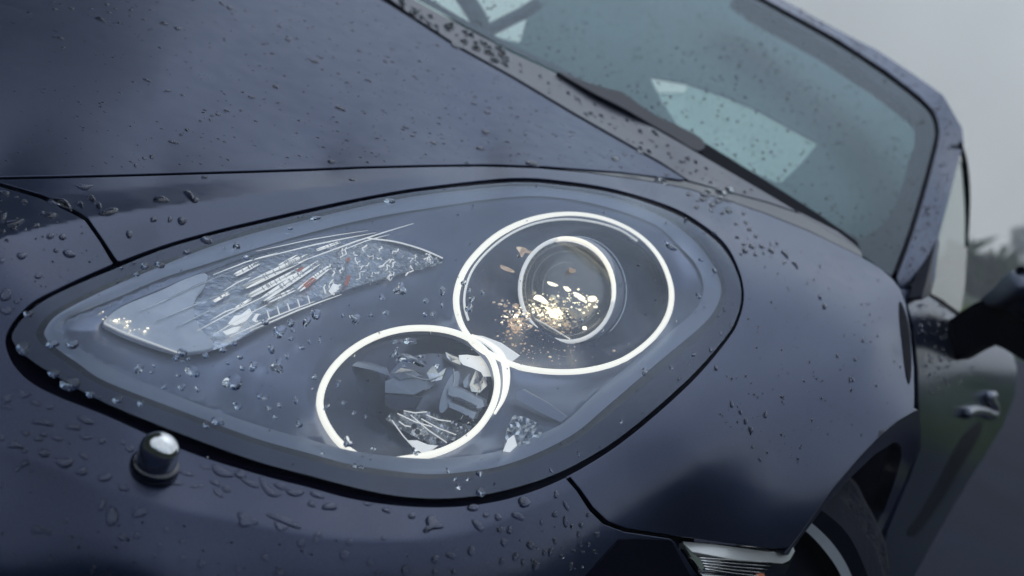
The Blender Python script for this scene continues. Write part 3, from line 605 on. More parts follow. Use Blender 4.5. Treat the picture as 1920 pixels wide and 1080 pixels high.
tube("window_trim", S(tr[:, 0], tr[:, 1], -.02, SW), .0062, rubber, CAR, taper=lambda t: .4+.6*math.sin(math.pi*min(1, t+.08)))
DS = TPS([(1690, 545, 2.30), (1715, 600, 2.30), (1716, 690, 2.28), (1718, 770, 2.28), (1740, 552, 2.47), (1790, 590, 2.725), (1850, 625, 3.01), (1905, 690, 3.25), (1900, 750, 3.22), (1870, 815, 3.08), (1800, 700, 2.66), (1760, 800, 2.46),
          (1790, 940, 2.76), (1700, 1080, 2.45), (1640, 1080, 2.26), (1690, 910, 2.30), (1830, 740, 2.84)])
door = panel("front_door", [(1690, 543), (1742, 551), (1796, 590), (1860, 622), (1896, 652), (1907, 690), (1903, 740), (1880, 800), (1790, 945), (1712, 1085), (1680, 1130), (1640, 1130), (1650, 1050), (1665, 1000), (1705, 900), (1727, 835), (1724, 790), (1722, 700), (1714, 610), (1703, 575)], paint, CAR, step=14, D=DS, rim=.05)
door_shade_m = mat("door_shade", (.0025, .004, .014), .5, spec=.2)  # dark sheet stands for shade and road reflection in the door's hollow
panel("door_shade", spline([(1702, 1000), (1722, 968), (1745, 930), (1768, 888), (1790, 845), (1815, 806), (1842, 790), (1836, 818), (1805, 872), (1775, 925), (1745, 970), (1718, 1003)], 3, True), door_shade_m, door, step=14, D=DS, off=-.006, rim=.004)
hd = spline([(1810, 776), (1826, 770), (1845, 772), (1862, 778), (1866, 768), (1858, 752), (1853, 744), (1862, 742)], 5)
tube("door_handle", S(hd[:, 0], hd[:, 1], -.03, DS), .010, mat("handle_metal", (.22, .24, .30), .25, .8), door, k=10)
panel("belt_trim", [(1742, 552), (1752, 553), (1800, 586), (1797, 592)], rubber, CAR, step=8, D=DS, off=-.01, rim=.01)
panel("wing_vent", spline([(1688, 566), (1697, 583), (1704, 612), (1708, 650), (1709, 690), (1705, 719), (1698, 690), (1692, 640), (1688, 600)], 3, True), rubber, wing, step=7, D=lambda x, y: depth_front(x, y)-.004, rim=.003, edge=3)
AL = TPS([(1489, 1019, 1.575), (1567, 912, 1.645), (1657, 813, 1.74), (1713, 773, 1.88), (1727, 835, 1.99), (1690, 915, 2.03), (1650, 1000, 2.05), (1590, 900, 1.70), (1640, 850, 1.78), (1677, 829, 1.88), (1691, 856, 1.99), (1657, 960, 2.05), (1530, 968, 1.62)])
panel("wheel_arch", [(1486, 1022), (1524, 970), (1567, 911), (1617, 853), (1657, 812), (1683, 791), (1714, 772), (1721, 769), (1728, 800), (1726, 835), (1691, 915), (1650, 1002), (1644, 988), (1657, 960), (1680, 897), (1691, 856), (1690, 838), (1684, 830), (1676, 829), (1640, 852), (1590, 900), (1540, 957), (1500, 1010), (1480, 1040), (1470, 1040)], mat("arch_lip", (.016, .020, .040), .35, .2, .3), CAR, step=12, D=AL, rim=.02)
panel("wheel_well", [(1380, 1020), (1480, 980), (1600, 840), (1680, 815), (1705, 840), (1680, 930), (1648, 1010), (1670, 1300), (1380, 1300)], MATS["inner_black"], CAR, step=60, D=const(2.12), rim=0, edge=30)
def arcs(P, dz):
    P = spline(P, 5); return pts_px(P[:, 0], P[:, 1], 1.66+(P[:, 0]-1480)*.00085+dz)
def rib(name, A, B, m, parent=None):
    return strip(name, A, B, m, parent, closed=False)
WH = empty("front_wheel", tuple(pts_px(1560., 1080., 1.75))); WH.parent = CAR; WH.location = WORG["front_wheel"]-WORG["parked_car"]
R0 = arcs([(1440, 960), (1476, 972), (1509, 994), (1545, 1031), (1578, 1082), (1603, 1160), (1612, 1260)], .010)
R1 = arcs([(1440, 940), (1484, 957), (1521, 980), (1565, 1024), (1597, 1080), (1620, 1160), (1630, 1260)], -.002)
R2 = arcs([(1440, 912), (1500, 932), (1541, 957), (1590, 1002), (1627, 1080), (1645, 1160), (1655, 1260)], -.012)
R3 = arcs([(1440, 880), (1520, 897), (1568, 925), (1612, 985), (1646, 1050), (1660, 1110), (1672, 1260)], .006)
R4 = arcs([(1440, 850), (1530, 868), (1591, 898), (1617, 937), (1644, 988), (1662, 1045), (1690, 1260)], .045)
R5 = arcs([(1440, 850), (1535, 868), (1598, 898), (1622, 937), (1648, 988), (1665, 1045), (1692, 1260)], .20)
rib("rim", R0, R1, rim_m, WH); rib("sidewall", R1, R2, mat("sidewall_dark", (.0025, .0035, .012), .7, spec=.1), WH)
ty = rib("tyre", R2, R3, tyre_m, WH); 
def rough_row(R, k=.0025): return R+rng.normal(0, k, (len(R), 3))
strip("tread", R3, R4, tread_m, WH, closed=False, mid=[rough_row(.7*R3+.3*R4), rough_row(.35*R3+.65*R4)]); rib("tread_back", R4, R5, tread_m, WH)
rib("brake_shadow", arcs([(1400, 1020), (1460, 1010), (1500, 1020), (1540, 1060), (1570, 1130), (1580, 1260)], .06), R0, MATS["inner_black"], WH)
rib("hub_cover", arcs([(1380, 1200), (1400, 1190), (1420, 1190), (1430, 1200), (1435, 1230), (1435, 1260)], .05), arcs([(1400, 1020), (1460, 1010), (1500, 1020), (1540, 1060), (1570, 1130), (1580, 1260)], .06), MATS["inner_black"], WH)
# mirror
MS = TPS([(1837, 567, 2.62), (1862, 540, 2.60), (1920, 498, 2.60), (1990, 560, 2.50), (1920, 598, 2.54), (1900, 552, 2.475), (1880, 577, 2.53), (1950, 530, 2.46), (1889, 513, 2.585), (2060, 560, 2.56), (1990, 490, 2.62), (1990, 640, 2.55)])
mirror = panel("door_mirror", spline([(1837, 567), (1862, 541), (1889, 513), (1925, 498), (1990, 486), (2060, 520), (2080, 590), (2050, 650), (1985, 640), (1920, 601), (1880, 577)], 4, True), paint, CAR, step=12, D=MS, rim=.09)
tag(mirror, "dark door mirror on a black bent arm")
panel("mirror_arm", spline([(1758, 618), (1772, 607), (1793, 592), (1815, 577), (1838, 566), (1865, 572), (1920, 597), (1985, 642), (1985, 700), (1925, 678), (1885, 655), (1858, 645), (1828, 655), (1792, 675), (1772, 672), (1755, 668), (1750, 640)], 3, True), rubber, mirror, step=12, D=lambda x, y: 2.66-(np.asarray(x)-1750)*.0006, rim=.06)
# chrome side lamp in the bumper corner
ML = TPS([(1270, 1012, 1.425), (1330, 1080, 1.43), (1490, 1025, 1.575), (1465, 1085, 1.57), (1400, 1050, 1.51)])
lampb = panel("corner_lamp", [(1270, 1012), (1300, 1016), (1440, 1031), (1474, 1033), (1488, 1022), (1491, 1036), (1480, 1062), (1460, 1100), (1455, 1140), (1350, 1140), (1320, 1085)], black_gloss, CAR, step=10, D=ML, off=.012, rim=.02)
tag(lampb, "narrow chrome finned lamp in the bumper corner")
panel("top_bar", [(1281, 1016), (1340, 1021), (1440, 1036), (1474, 1037), (1487, 1026), (1490, 1034), (1481, 1050), (1468, 1056), (1440, 1054), (1370, 1047), (1298, 1033)], mat("bright_bar", (.90, .90, .86), .3, .15, .6), lampb, step=7, D=ML, off=.003, rim=.012, edge=3)
for k in range(5):
    y = 1046+k*5.2; x0 = 1312+k*2.4; x1 = 1448-k*5
    a = np.array([[x0, y], [.5*(x0+x1), y+5+.8*k], [x1, y+9+1.2*k]]); a = spline(a, 4)
    tube("fin", S(a[:, 0], a[:, 1], .004, ML), .0008, chrome, lampb, k=6)
plate("lower_bar", [(1316, 1077), (1410, 1084), (1415, 1092), (1322, 1092)], .004, .004, chrome_soft, parent=lampb, D=ML)
plate("amber_reflector", [(1418, 1076), (1432, 1074), (1436, 1084), (1416, 1086)], .004, .004, orange_m, parent=lampb, D=ML)
plate("side_wall", [(1282, 1022), (1296, 1036), (1312, 1046), (1320, 1064), (1316, 1070), (1300, 1050)], .003, .003, mat("greenish_plastic", (.03, .06, .03), .3), parent=lampb, D=ML)
panel("air_intake", [(1097, 1085), (1128, 1050), (1162, 1012), (1200, 1011), (1258, 1014), (1262, 1020), (1300, 1090), (1340, 1180), (1040, 1180)], rubber, bumper, step=14, off=-.0025, rim=.003)
# chrome peg on the bumper ledge
base = S(290., 876.); ax = nrm(290., 876.); ax = ax+.35*UP; ax /= np.linalg.norm(ax)
PEG = empty("marker_peg", tuple(base)); PEG.parent = CAR; PEG.location = base-WORG["parked_car"]
tag(PEG, "chrome domed peg standing on the bumper ledge")
def lathe(name, prof, m, parent, k=40):
    a = np.cross(ax, FW); a /= np.linalg.norm(a); b = np.cross(ax, a); V = []; f = []
    for r, h in prof:
        for q in range(k): t = 2*math.pi*q/k; V.append(base+ax*h+r*(a*math.cos(t)+b*math.sin(t)))
    for i in range(len(prof)-1):
        for q in range(k): f.append((i*k+q, i*k+(q+1) % k, (i+1)*k+(q+1) % k, (i+1)*k+q))
    return mesh(name, V, f, m, parent)
lathe("peg_base", [(.0001, -.002), (.0172, -.002), (.0178, .001), (.0172, .004), (.0150, .0050), (.0142, .0045), (.0001, .0045)], mat("peg_foot", (.006, .008, .022), .15, coat=.6), PEG)
lathe("peg_cap", [(.0148, .004), (.0147, .010), (.0143, .0155)]+[(.0143*math.cos(t), .0155+.0125*math.sin(t)) for t in np.linspace(.1, 1.55, 14)], chrome, PEG)
# ------------------------------------------------------------------ surroundings
road = [(-60, -5.2), (16.0, -5.2), (19.5, -2), (20.5, 4), (20, 9), (-60, 9)]
V = [(x, y, 0.) for x, y in road]+[(x, y, -.13) for x, y in road]; n = len(road)
struct("road", V, [tuple(range(n))]+[(i, n+i, n+(i+1) % n, (i+1) % n) for i in range(n)], asphalt)
def grass(name, label, boxes, per, hgt):
    V = []; f = []
    for (x0, x1, y0, y1) in boxes:
        for _ in range(per):
            x, y = rng.uniform(x0, x1), rng.uniform(y0, y1); h = hgt*rng.uniform(.5, 1.3); a = rng.uniform(0, 6.28); d = np.array([math.cos(a), math.sin(a)])*.02*rng.uniform(.7, 1.6); l = rng.normal(0, .12, 2)
            b = len(V); z = float(mound(x, y)); V += [(x-d[0], y-d[1], z-.01), (x+d[0], y+d[1], z-.01), (x+l[0], y+l[1], z+h)]; f.append((b, b+1, b+2))
    o = mesh(name, V, f, grass_m, None, smooth=False, origin=(0, 0, 0)); return tag(o, label, "grass", kind='stuff')
def mound(x, y):
    u = np.clip((x-13.5)/7, 0, 1)*np.clip((-2.2-y)/3, 0, 1); return -.12+2.3*u*u*(3-2*u)
mg = [(x, y) for x in np.linspace(13, 34, 14) for y in np.linspace(-24, -1.5, 14)]
V = [(x, y, float(mound(x, y))) for x, y in mg]; f = [(i*14+j, i*14+j+1, (i+1)*14+j+1, (i+1)*14+j) for i in range(13) for j in range(13)]
struct("grass_bank", [(x, y, z-.006) for x, y, z in V], f, mat("turf", (.06, .105, .012), .9, noise=(3., (.11, .16, .02), 5)), True)
grass("grass", "bright green grass verge behind the car along the road", [(14, 22, -14, -2.4), (20.7, 28, -4, 6), (2, 16, -8, -5.3)], 9000, .32)
def wood(name, label, spots, nleaf, leaf, m=leaf_m):
    V = []; f = []
    for (x, y, r, h) in spots:
        lob = [(rng.uniform(0, 6.28), rng.uniform(.25, .95), rng.uniform(.35, .75)) for _ in range(9)]
        for _ in range(nleaf):
            a, hh, rr = lob[int(rng.integers(9))]; c = np.array([x+r*.6*math.cos(a), y+r*.6*math.sin(a), h*hh])
            v = rng.normal(0, 1, 3); v /= np.linalg.norm(v); p = c+v*np.array([r, r, h*.4])*rr*.7*rng.uniform(.6, 1.1); s = leaf*rng.uniform(.5, 1.5)
            e1 = rng.normal(0, 1, 3)*s; e2 = rng.normal(0, 1, 3)*s; b = len(V); V += [p-e1, p+e1*.8+e2*.4, p+e2]; f.append((b, b+1, b+2))
    o = mesh(name, V, f, m, None, smooth=False, origin=(0, 0, 0)); return tag(o, label, "woods", kind='stuff')
sp = [(100+rng.uniform(0, 30), yy+rng.normal(0, 1), rng.uniform(2.2, 3.4), rng.uniform(3.9, 4.7)) for yy in np.arange(-60, 9, .9)]+[(48+rng.uniform(0, 14), yy, rng.uniform(1.4, 2.2), rng.uniform(.9, 1.7)) for yy in np.arange(-30, 5, 1.1)]
wood("woods", "dark misty line of trees behind the car", sp, 500, .35)
sp = [(27+rng.uniform(-1, 5), yy, rng.uniform(1.2, 1.8), rng.uniform(2.5, 3.1)) for yy in np.arange(-24, -3.9, 1.0)]
wood("woods", "dark bushy trees on the grassy bank beside the road", sp, 420, .2)
# unseen wooded bank, added and shaped to darken the paint's reflections
def bank_h(az):
    return float(np.interp(az % 360, [0, 45, 49, 55, 66, 90, 120, 150, 200, 225, 250, 275, 300, 330, 345, 355, 360], [.3, .3, 7, 18, 22, 18, 12, 10, 10, 8, 5, 4, 5.5, 6., 1.5, .3, .3]))
def bank_r(az): return float(np.interp(az % 360, [0, 26, 42, 48, 90, 180, 230, 270, 300, 330, 345, 355, 360], [62, 40, 13, 11, 11, 15, 14, 12, 13, 15, 28, 55, 62]))
V = []; f = []; K = 120
for i in range(K):
    az = 360*i/K; h = bank_h(az); r = bank_r(az); c, s_ = math.cos(math.radians(az)), math.sin(math.radians(az))
    for dr, z in ((0, -.25), (3, .35), (7, .75), (12, 1.), (40, 1.15)): V.append((r*c+dr*c, r*s_+dr*s_, (z*h*.8 if dr else -.25)))
for i in range(K):
    for q in range(4): a, b = i*5+q, ((i+1) % K)*5+q; f.append((a, b, b+1, a+1))
struct("added_dark_bank", V, f, hill_m, True)
sp = []
for az in np.arange(47.5, 351, 1.7):
    h = bank_h(az); r = bank_r(az)
    if h > 1.: sp.append(((r+5)*math.cos(math.radians(az)), (r+5)*math.sin(math.radians(az)), 2.4+.05*h, h*rng.uniform(.85, 1.2)+.6))
wood("woods", "unseen dark wood added round the car for its reflections", sp, 380, .34)
# ------------------------------------------------------------------ rain
def drop_geo(cx, cy, l, wd, ang, D, off, k=18, irr=.12, hk=.24, star=False):
    a = math.radians(ang); ca, sa = math.cos(a), math.sin(a)
    ph = rng.uniform(0, 6.28, 4); th = np.linspace(0, 2*math.pi, k, endpoint=False)
    r = 1+irr*np.sin(th+ph[0])+irr*.8*np.sin(2*th+ph[1])+irr*.6*np.sin(3*th+ph[2])
    if star: r = r*(1+.38*np.sin(3*th+ph[3]))
    bend = rng.normal(0, .10)*min(l/wd, 4)
    rho = [1.04, 1.0, .93, .78, .50, .22]; hz = [-.25, .0, .42, .76, .95, 1.0]
    X = []; Y = []; Hh = []
    for q, h in zip(rho, hz):
        u = l/2*r*q*np.cos(th); v = wd/2*r*q*np.sin(th)+bend*wd*(np.cos(th)*q)**2
        X.append(cx+u*ca-v*sa); Y.append(cy+u*sa+v*ca); Hh.append(np.full(k, h))
    X.append([cx]); Y.append([cy]); Hh.append([1.0]); X = np.concatenate(X); Y = np.concatenate(Y); Hh = np.concatenate(Hh)
    cxy = (np.array([cx-l/2*ca, cx+l/2*ca, cx+wd/2*sa, cx-wd/2*sa]), np.array([cy-l/2*sa, cy+l/2*sa, cy-wd/2*ca, cy+wd/2*ca]))
    e4 = S(*cxy, off, D); size = min(np.linalg.norm(e4[0]-e4[1]), np.linalg.norm(e4[2]-e4[3])); hgt = min(hk*size, .0022)
    n = nrm(np.array([cx]), np.array([cy]), D)[0]
    V = S(X, Y, off, D)+n[None]*(Hh*hgt)[:, None]
    R = len(rho); f = []
    for i in range(R-1):
        for q in range(k): f.append((i*k+q, (i+1)*k+q, (i+1)*k+(q+1) % k, i*k+(q+1) % k))
    for q in range(k): f.append(((R-1)*k+q, R*k, (R-1)*k+(q+1) % k))
    f.append(tuple(range(k)))
    return V, f
NDROP = 0
def drops(lst, label, group, D=depth_front, off=0., irr=.12, hk=.24):
    global NDROP
    for d in lst:
        x, y, l, wd = d[:4]; ang = d[4] if len(d) > 4 else 0; st = len(d) > 5
        V, f = drop_geo(x, y, l, wd, ang, D, off, irr=irr, hk=hk, star=st)
        o = mesh("raindrop", V, f, water_m, None); tag(o, label, "raindrop", group); NDROP += 1
BON = [(103,18,12,4),(134,16,11,4),(170,16,10,3),(200,9,9,4),(189,36,20,7,22),(309,44,14,7,15),(333,54,18,5,10),(270,37,9,4,10),(363,0,9,4),(416,6,13,5,20),(432,15,14,7,15),(461,20,7,3,20),(110,70,22,5,15),(275,150,15,5,20),(313,170,13,4,-5),(452,207,7,4),
 (471,182,13,5,12),(425,207,12,4,12),(408,215,11,4,10),(397,217,8,4),(395,225,8,4,10),(376,226,8,5),(352,243,10,5,15),(341,252,10,5,-15),(324,266,20,6,14),(271,297,9,5),(285,295,12,7),(254,310,9,6,40),(591,115,15,6,15),(517,162,14,6,15),(638,202,25,6,20),
 (854,86,23,8,20),(911,248,16,8,12),(889,194,12,4,20),(913,211,13,5,25),(812,268,13,5,25),(621,304,17,7,5),(900,278,17,6,10),(660,337,12,4,5),(875,305,9,4),(997,306,26,8,8),(1154,298,15,9,12),(1200,284,15,7,22),(1250,327,11,5,20),(1172,290,12,4,22),(205,23,10,4,10),(99,4,8,3),(115,8,8,3,10),
 (245,30,8,3),(282,19,8,3),(217,16,8,4),(295,4,7,3),(540,75,12,4,20),(735,92,9,3,20),(690,150,14,4,18),(760,238,12,4,20)]
WNG = [(1292,364,10,6,10),(1237,336,20,4,12),(1321,365,22,7,20),(1329,358,13,6,15),(1354,358,22,7,22),(1369,354,17,7,28),(1351,371,20,7,25),(1366,376,20,6,25),(1319,374,15,7,12),(1346,378,16,8,25),(1308,376,8,5,20),(1336,385,15,7,15),(1306,388,12,6,20),(1366,395,17,9,30),(1355,399,10,6,20),(1334,394,10,6,35),
 (1395,400,9,6,20),(1399,417,10,6,30),(1405,430,10,7,42),(1417,443,10,6,40),(1395,458,9,6,35),(1409,461,14,8,35),(1397,470,13,7,52),(1428,462,11,7,20),(1416,477,9,5,40),(1432,475,7,5,40),(1382,445,9,4,30),(1340,438,11,4,25),(1390,476,7,5,50),(1446,470,14,7,35),(1473,477,22,6,45),(1457,456,8,5,40),(1470,492,8,6,35),(1493,497,16,5,52),
 (1546,575,8,12,0),(1537,557,4,11,-25),(1618,638,4,11,-8),(1570,667,5,10,-10),(1603,674,4,10,-5),(1594,712,5,11,-5),(1599,712,4,10,-5),(1372,759,6,13,-15),(1388,773,5,10,-10),(1435,777,6,15,0),(1398,790,6,12,-10),(1408,806,8,14,-10),(1411,838,5,7),(1342,690,6,13,-15),(1425,862,5,9,-20),(1250,345,14,4,14),(1380,420,8,4,25)]
UPS = [(158,352,33,8,5),(117,381,52,13,24),(171,372,22,9,20),(184,384,22,8,45),(150,383,18,7,25),(203,398,38,13,-6),(303,374,32,11,2),(356,367,28,9,45),(366,376,14,9,0),(243,440,12,16,0),(342,415,17,14,0),(288,412,12,10,0),(383,332,11,4,3),(318,412,8,12,0)]
BUM = [(8,363,20,9,5),(90,405,34,10,14),(28,419,42,10,-6),(5,409,22,10,-35),(67,424,17,7,-8),(26,428,13,9),(4,434,13,8),(94,442,14,11),(117,445,13,11),(40,480,18,13),(130,477,26,11,15),(72,518,14,10),(45,378,16,5),(31,370,9,4),(12,553,22,24),(10,583,24,14,20),(32,565,12,9),(3,490,9,10),(105,470,9,9),
 (12,748,20,15),(45,742,24,13,15),(66,756,20,11,25),(12,762,18,9,10),(77,790,40,14,8),(162,788,34,13,18),(137,800,32,12,8),(2,820,14,11),(94,764,14,8),(48,813,18,9,8),(82,814,17,9,5),(73,823,18,10,8),(108,822,21,11,12),(30,833,29,15,3),(130,830,9,6),(161,821,24,9,12),(190,826,16,12,-8),(82,851,24,15,5),(157,854,22,10,28),(118,867,38,19,8),(46,846,14,8),(152,884,23,15,5),
 (195,896,25,16),(233,914,22,13,12),(243,841,16,12,20),(230,830,12,8,30),(46,870,20,11,-35),(31,881,14,8,-25),(210,971,28,34,10),(191,946,14,25,28),(262,960,31,17,-8),(257,1004,14,13),(229,1006,19,15,-15),(314,994,12,11),(342,1014,13,9,-20),(76,993,34,16,10,1),(121,977,11,8),(290,1043,11,9),(341,1047,13,9),(377,1057,18,14,-40),(175,1065,10,17),(445,1068,10,15),(4,910,12,7,-30),
 (415,886,48,15,22),(350,888,24,7,15),(383,877,18,5,15),(368,912,26,6,-3),(330,906,27,9,12),(405,906,20,10,30),(425,918,20,9,28),(408,925,22,8,40),(452,889,23,15,10),(470,906,38,10,28),(463,977,36,22,15,1),(505,922,52,13,40),(527,913,23,11,10),(555,924,33,15,-5),(595,929,28,10,18),(585,945,15,10,15),(619,950,27,15,-3),(532,974,66,14,22),(527,989,30,13,15),
 (690,946,19,6,8),(725,957,17,8,28),(772,967,14,11,15),(810,985,38,24,-10,1),(897,986,30,12,42),(910,966,12,8,15),(933,970,12,14),(887,953,21,13,12),(940,993,17,11),(956,994,12,14),(565,1018,15,17),(592,1013,9,16),(597,1002,14,9),(655,1018,13,13),(647,1041,18,22),(571,1036,8,11),(498,1046,16,15),(718,1008,10,8),(815,1048,13,17,10),(847,1042,19,13,20),(884,1034,14,19),(944,1018,10,17,-8),
 (940,1052,9,13),(760,1068,16,19),(695,1056,12,14),(524,1077,21,17),(710,1075,12,11),(815,1071,9,13),(850,1072,10,11),(983,943,24,20),(970,967,26,13,30),(1043,927,8,16,10),(1061,948,7,20,-28),(1041,965,12,11,30),(1015,979,6,11),(1060,978,8,21,-12),(1072,987,6,9),(1090,985,8,13),(1103,966,7,10),(1119,1002,10,15),(1085,1001,8,11),(1040,1015,6,15,-15),(995,1022,14,18,-15),(1032,1034,8,22,10),
 (1088,1021,8,10),(1103,1021,6,12),(966,1045,10,18,8),(1020,1036,7,13),(980,1055,6,15),(1005,1060,13,19,10),(998,1051,6,8),(1070,1061,8,19,8),(1115,1034,11,9),(1075,1033,9,6),(1092,1036,7,9),(1052,1042,6,8),(300,1020,8,7),(130,1010,12,9),(20,1040,14,10),(90,1050,10,12)]
LEN = [(52,588,20,12),(42,652,26,24),(100,645,24,14),(136,645,26,15),(132,720,34,28),(103,700,24,17),(170,737,18,14,10),(221,749,20,13),(265,755,14,13),(260,690,14,25,20),(342,661,18,15),(330,671,12,10),(343,678,8,6),(354,673,7,6),(290,685,8,7),(284,697,8,5),(308,724,11,10),(341,727,13,14),(370,728,8,14),(335,704,9,6),(362,698,30,18,20),(439,718,36,28,-25),(418,656,12,12),(451,669,11,11),
 (440,644,11,10),(427,680,9,8),(454,690,10,9),(474,687,15,19),(386,666,12,10),(386,796,14,13),(409,790,25,15,10),(447,762,13,12),(440,755,7,7),(523,622,27,21),(498,603,14,12),(545,605,14,14),(576,603,21,12,-45),(593,588,20,18),(551,619,10,9),(545,635,10,8),(510,655,14,17),(521,688,22,24,10,1),(539,669,11,10),(567,652,10,8),(580,640,6,10),(600,640,6,11),(665,599,18,19),(642,591,7,8),(694,591,9,8),
 (725,586,12,10,-20),(717,560,11,6),(750,543,20,20,0,1),(797,590,8,9),(813,588,10,10),(829,571,5,10),(798,565,10,9),(830,546,9,19,12),(591,707,13,8,-50),(634,718,7,14,25),(554,749,9,15),(526,760,10,9),(516,781,8,8),(505,766,12,9),(562,793,13,14),(487,743,10,11),(497,745,12,9),(645,756,10,8),(664,774,8,7),(686,781,6,7),(745,640,22,6,-8),(768,640,22,12),(742,660,8,20,35),(790,668,16,6),(772,673,46,12,15,1),
 (820,687,9,9),(758,687,6,6),(745,675,6,7),(652,831,16,20,0,1),(780,848,10,14,-30),(612,764,6,14,45),(716,555,10,7),(1255,462,30,7,35),(1184,450,10,5,30),(1310,555,8,12,-35),(1340,508,6,13,-30),(1208,697,10,16,0),(1315,487,10,5,20),(730,377,20,7,8),(590,409,20,6,-3),(543,428,12,5,-5),(700,840,9,8),(605,849,8,8),(665,873,8,8),(678,876,10,7),(840,881,8,10),(853,897,8,9),(878,897,9,8),(900,888,14,10),(860,910,10,14),(900,923,18,16),
 (387,449,24,12,8),(351,472,17,10),(300,497,16,12),(272,498,16,13),(296,492,14,9),(257,514,12,8),(444,460,15,12),(461,483,14,9),(1358,580,4,10,-15),(1370,610,4,12,15),(1333,655,6,11,-10),(1352,625,4,11,-10),(1300,665,7,8,-20),(1258,690,8,9,-25),(1165,790,6,9,-15),(1085,850,5,11,-10),(1033,882,6,11,-20),(870,530,10,10),(880,545,7,8),(885,560,12,10),(905,548,10,9),(880,577,14,16),(1090,600,7,8),(1130,620,6,6),(390,857,3,3)]
def where_body(x, y):
    if y < 335 and x < 1010: return "on the bonnet near its far edge" if y < 60 else ("in the diagonal row across the bonnet" if 240 < x < 480 and y > 160 else "on the middle of the bonnet")
    return "on the rear corner of the bonnet"
def where_wing(x, y):
    if x < 1300: return "on the wing gutter beside the bonnet corner"
    if y < 410: return "in the dense cluster on top of the front wing"
    if y < 500: return "in the looser cluster below the wing top"
    return "on the flank of the wing above the wheel" if x > 1500 else ("on the wing edge next to the headlamp" if x < 1380 else "in the short row on the wing flank")
def where_up(x, y): return "on the wing strip above the headlamp, left of the row" if x < 230 else "on the wing strip above the headlamp, further right"
def where_bum(x, y):
    if y < 620: return "on the bumper above the headlamp tip" if y < 500 else "on the bumper left of the headlamp tip"
    if y < 870 and x < 250: return "on the bumper ledge left of the chrome peg"
    if x < 460 and y > 925 : return "on the bumper face below the chrome peg"
    if x < 250: return "on the bumper crease left of the chrome peg"
    if x < 480: return "on the bumper ledge right of the chrome peg"
    if y < 1000 and x < 780: return "on the bumper ledge under the small light ring"
    if x < 780: return "on the bumper face under the headlamp"
    return "on the bumper corner beside the wing seam" if x > 960 else "on the bumper under the lowest headlamp edge"
def where_len(x, y):
    if x < 190: return "on the black rim of the headlamp tip"
    if x < 400: return "on the cover below the indicator" if y > 560 else "on the cover edge above the indicator"
    if x < 620 and y < 740: return "on the cover between indicator and small ring"
    if inside(np.array([x]), np.array([y]), SMALL)[0]: return "on the cover over the small light ring"
    if inside(np.array([x]), np.array([y]), BIG)[0]: return "on the cover over the large light ring"
    if x > 1150: return "on the rear end of the headlamp cover"
    return "on the cover along its lower edge" if y > 740 else "on the cover left of the large light ring"
def shape(d):
    q = d[2]/d[3]; sz = math.sqrt(d[2]*d[3])
    a = "large" if sz > 19 else ("medium" if sz > 11.5 else "small")
    b = "three-lobed" if len(d) > 5 else ("long thin" if q > 3.1 else "oval" if q > 1.5 else "upright" if q < .68 else "round")
    return a+" "+b
def drops_at(lst, where, group, **k):
    seen = {}
    for d in lst: seen.setdefault(shape(d)+" raindrop "+where(d[0], d[1]), []).append(d)
    for lab, ds in seen.items():
        if len(ds) == 2:            # two alike close by: tell them apart by their side
            i_ = 0 if abs(ds[0][0]-ds[1][0]) > abs(ds[0][1]-ds[1][1]) else 1
            a, b = sorted(ds, key=lambda q: q[i_]); w_ = ("left one", "right one") if i_ == 0 else ("upper one", "lower one")
            drops([a], lab+", "+w_[0], group, **k); drops([b], lab+", "+w_[1], group, **k)
        else: drops(ds, lab, group, **k)
drops_at(BON, where_body, "raindrops on the bonnet", hk=.11)
drops_at(WNG, where_wing, "raindrops on the front wing", hk=.20)
drops_at(UPS, where_up, "raindrops above the headlamp", hk=.22)
drops_at(BUM, where_bum, "raindrops on the bumper", hk=.22)
drops_at(LEN[:140], where_len, "raindrops on the headlamp cover", off=.0024, hk=.16)
print("drops", NDROP)
def drizzle(name, label, items, D, off=0., hk=.2, k=7):
    V = []; f = []; it = np.array(items); X, Y, l, wd, ang = it.T
    P = S(X, Y, off, D); n = nrm(X, Y, D); a = np.radians(ang)
    E1 = S(X+np.cos(a)*l/2, Y+np.sin(a)*l/2, off, D)-P; E2 = S(X-np.sin(a)*wd/2, Y+np.cos(a)*wd/2, off, D)-P
    sz = np.minimum(np.linalg.norm(E1, axis=1), np.linalg.norm(E2, axis=1))*2*hk
    for i in range(len(X)):
        b = len(V)
        for rr, h in ((1.05, -.3), (.85, .55), (.45, .95)):
            for q in range(k):
                t = 2*math.pi*q/k; V.append(P[i]+E1[i]*rr*math.cos(t)+E2[i]*rr*math.sin(t)+n[i]*sz[i]*h)
        for r in (0, 1):
            for q in range(k): f.append((b+r*k+q, b+(r+1)*k+q, b+(r+1)*k+(q+1) % k, b+r*k+(q+1) % k))
        f.append(tuple(b+2*k+q for q in range(k)))
    o = mesh(name, V, f, water_m, None); return tag(o, label, "drizzle", kind='stuff')
def scatter(poly, nn, lmin, lmax, ratio, ang, angs, dens=None):
    P = np.array(poly, float); x0, y0 = P.min(0); x1, y1 = P.max(0); o = []
    while len(o) < nn:
        x, y = rng.uniform(x0, x1), rng.uniform(y0, y1)
        if not inside(np.array([x]), np.array([y]), P)[0]: continue
        if dens and rng.random() > dens(x, y): continue
        l = lmin+(lmax-lmin)*rng.random()**2.5; o.append((x, y, l, max(l*ratio, 1.6), ang+rng.normal(0, angs)))
    return o
BP = [(5, 5), (700, 5), (1250, 330), (900, 300), (5, 322)]
drizzle("drizzle", "fine film of rain specks streaked over the bonnet", scatter(BP, 520, 4, 12, .28, 17, 6, lambda x, y: .15+.85*min(1, max(0, (x-100)/900))), depth_front, hk=.05)
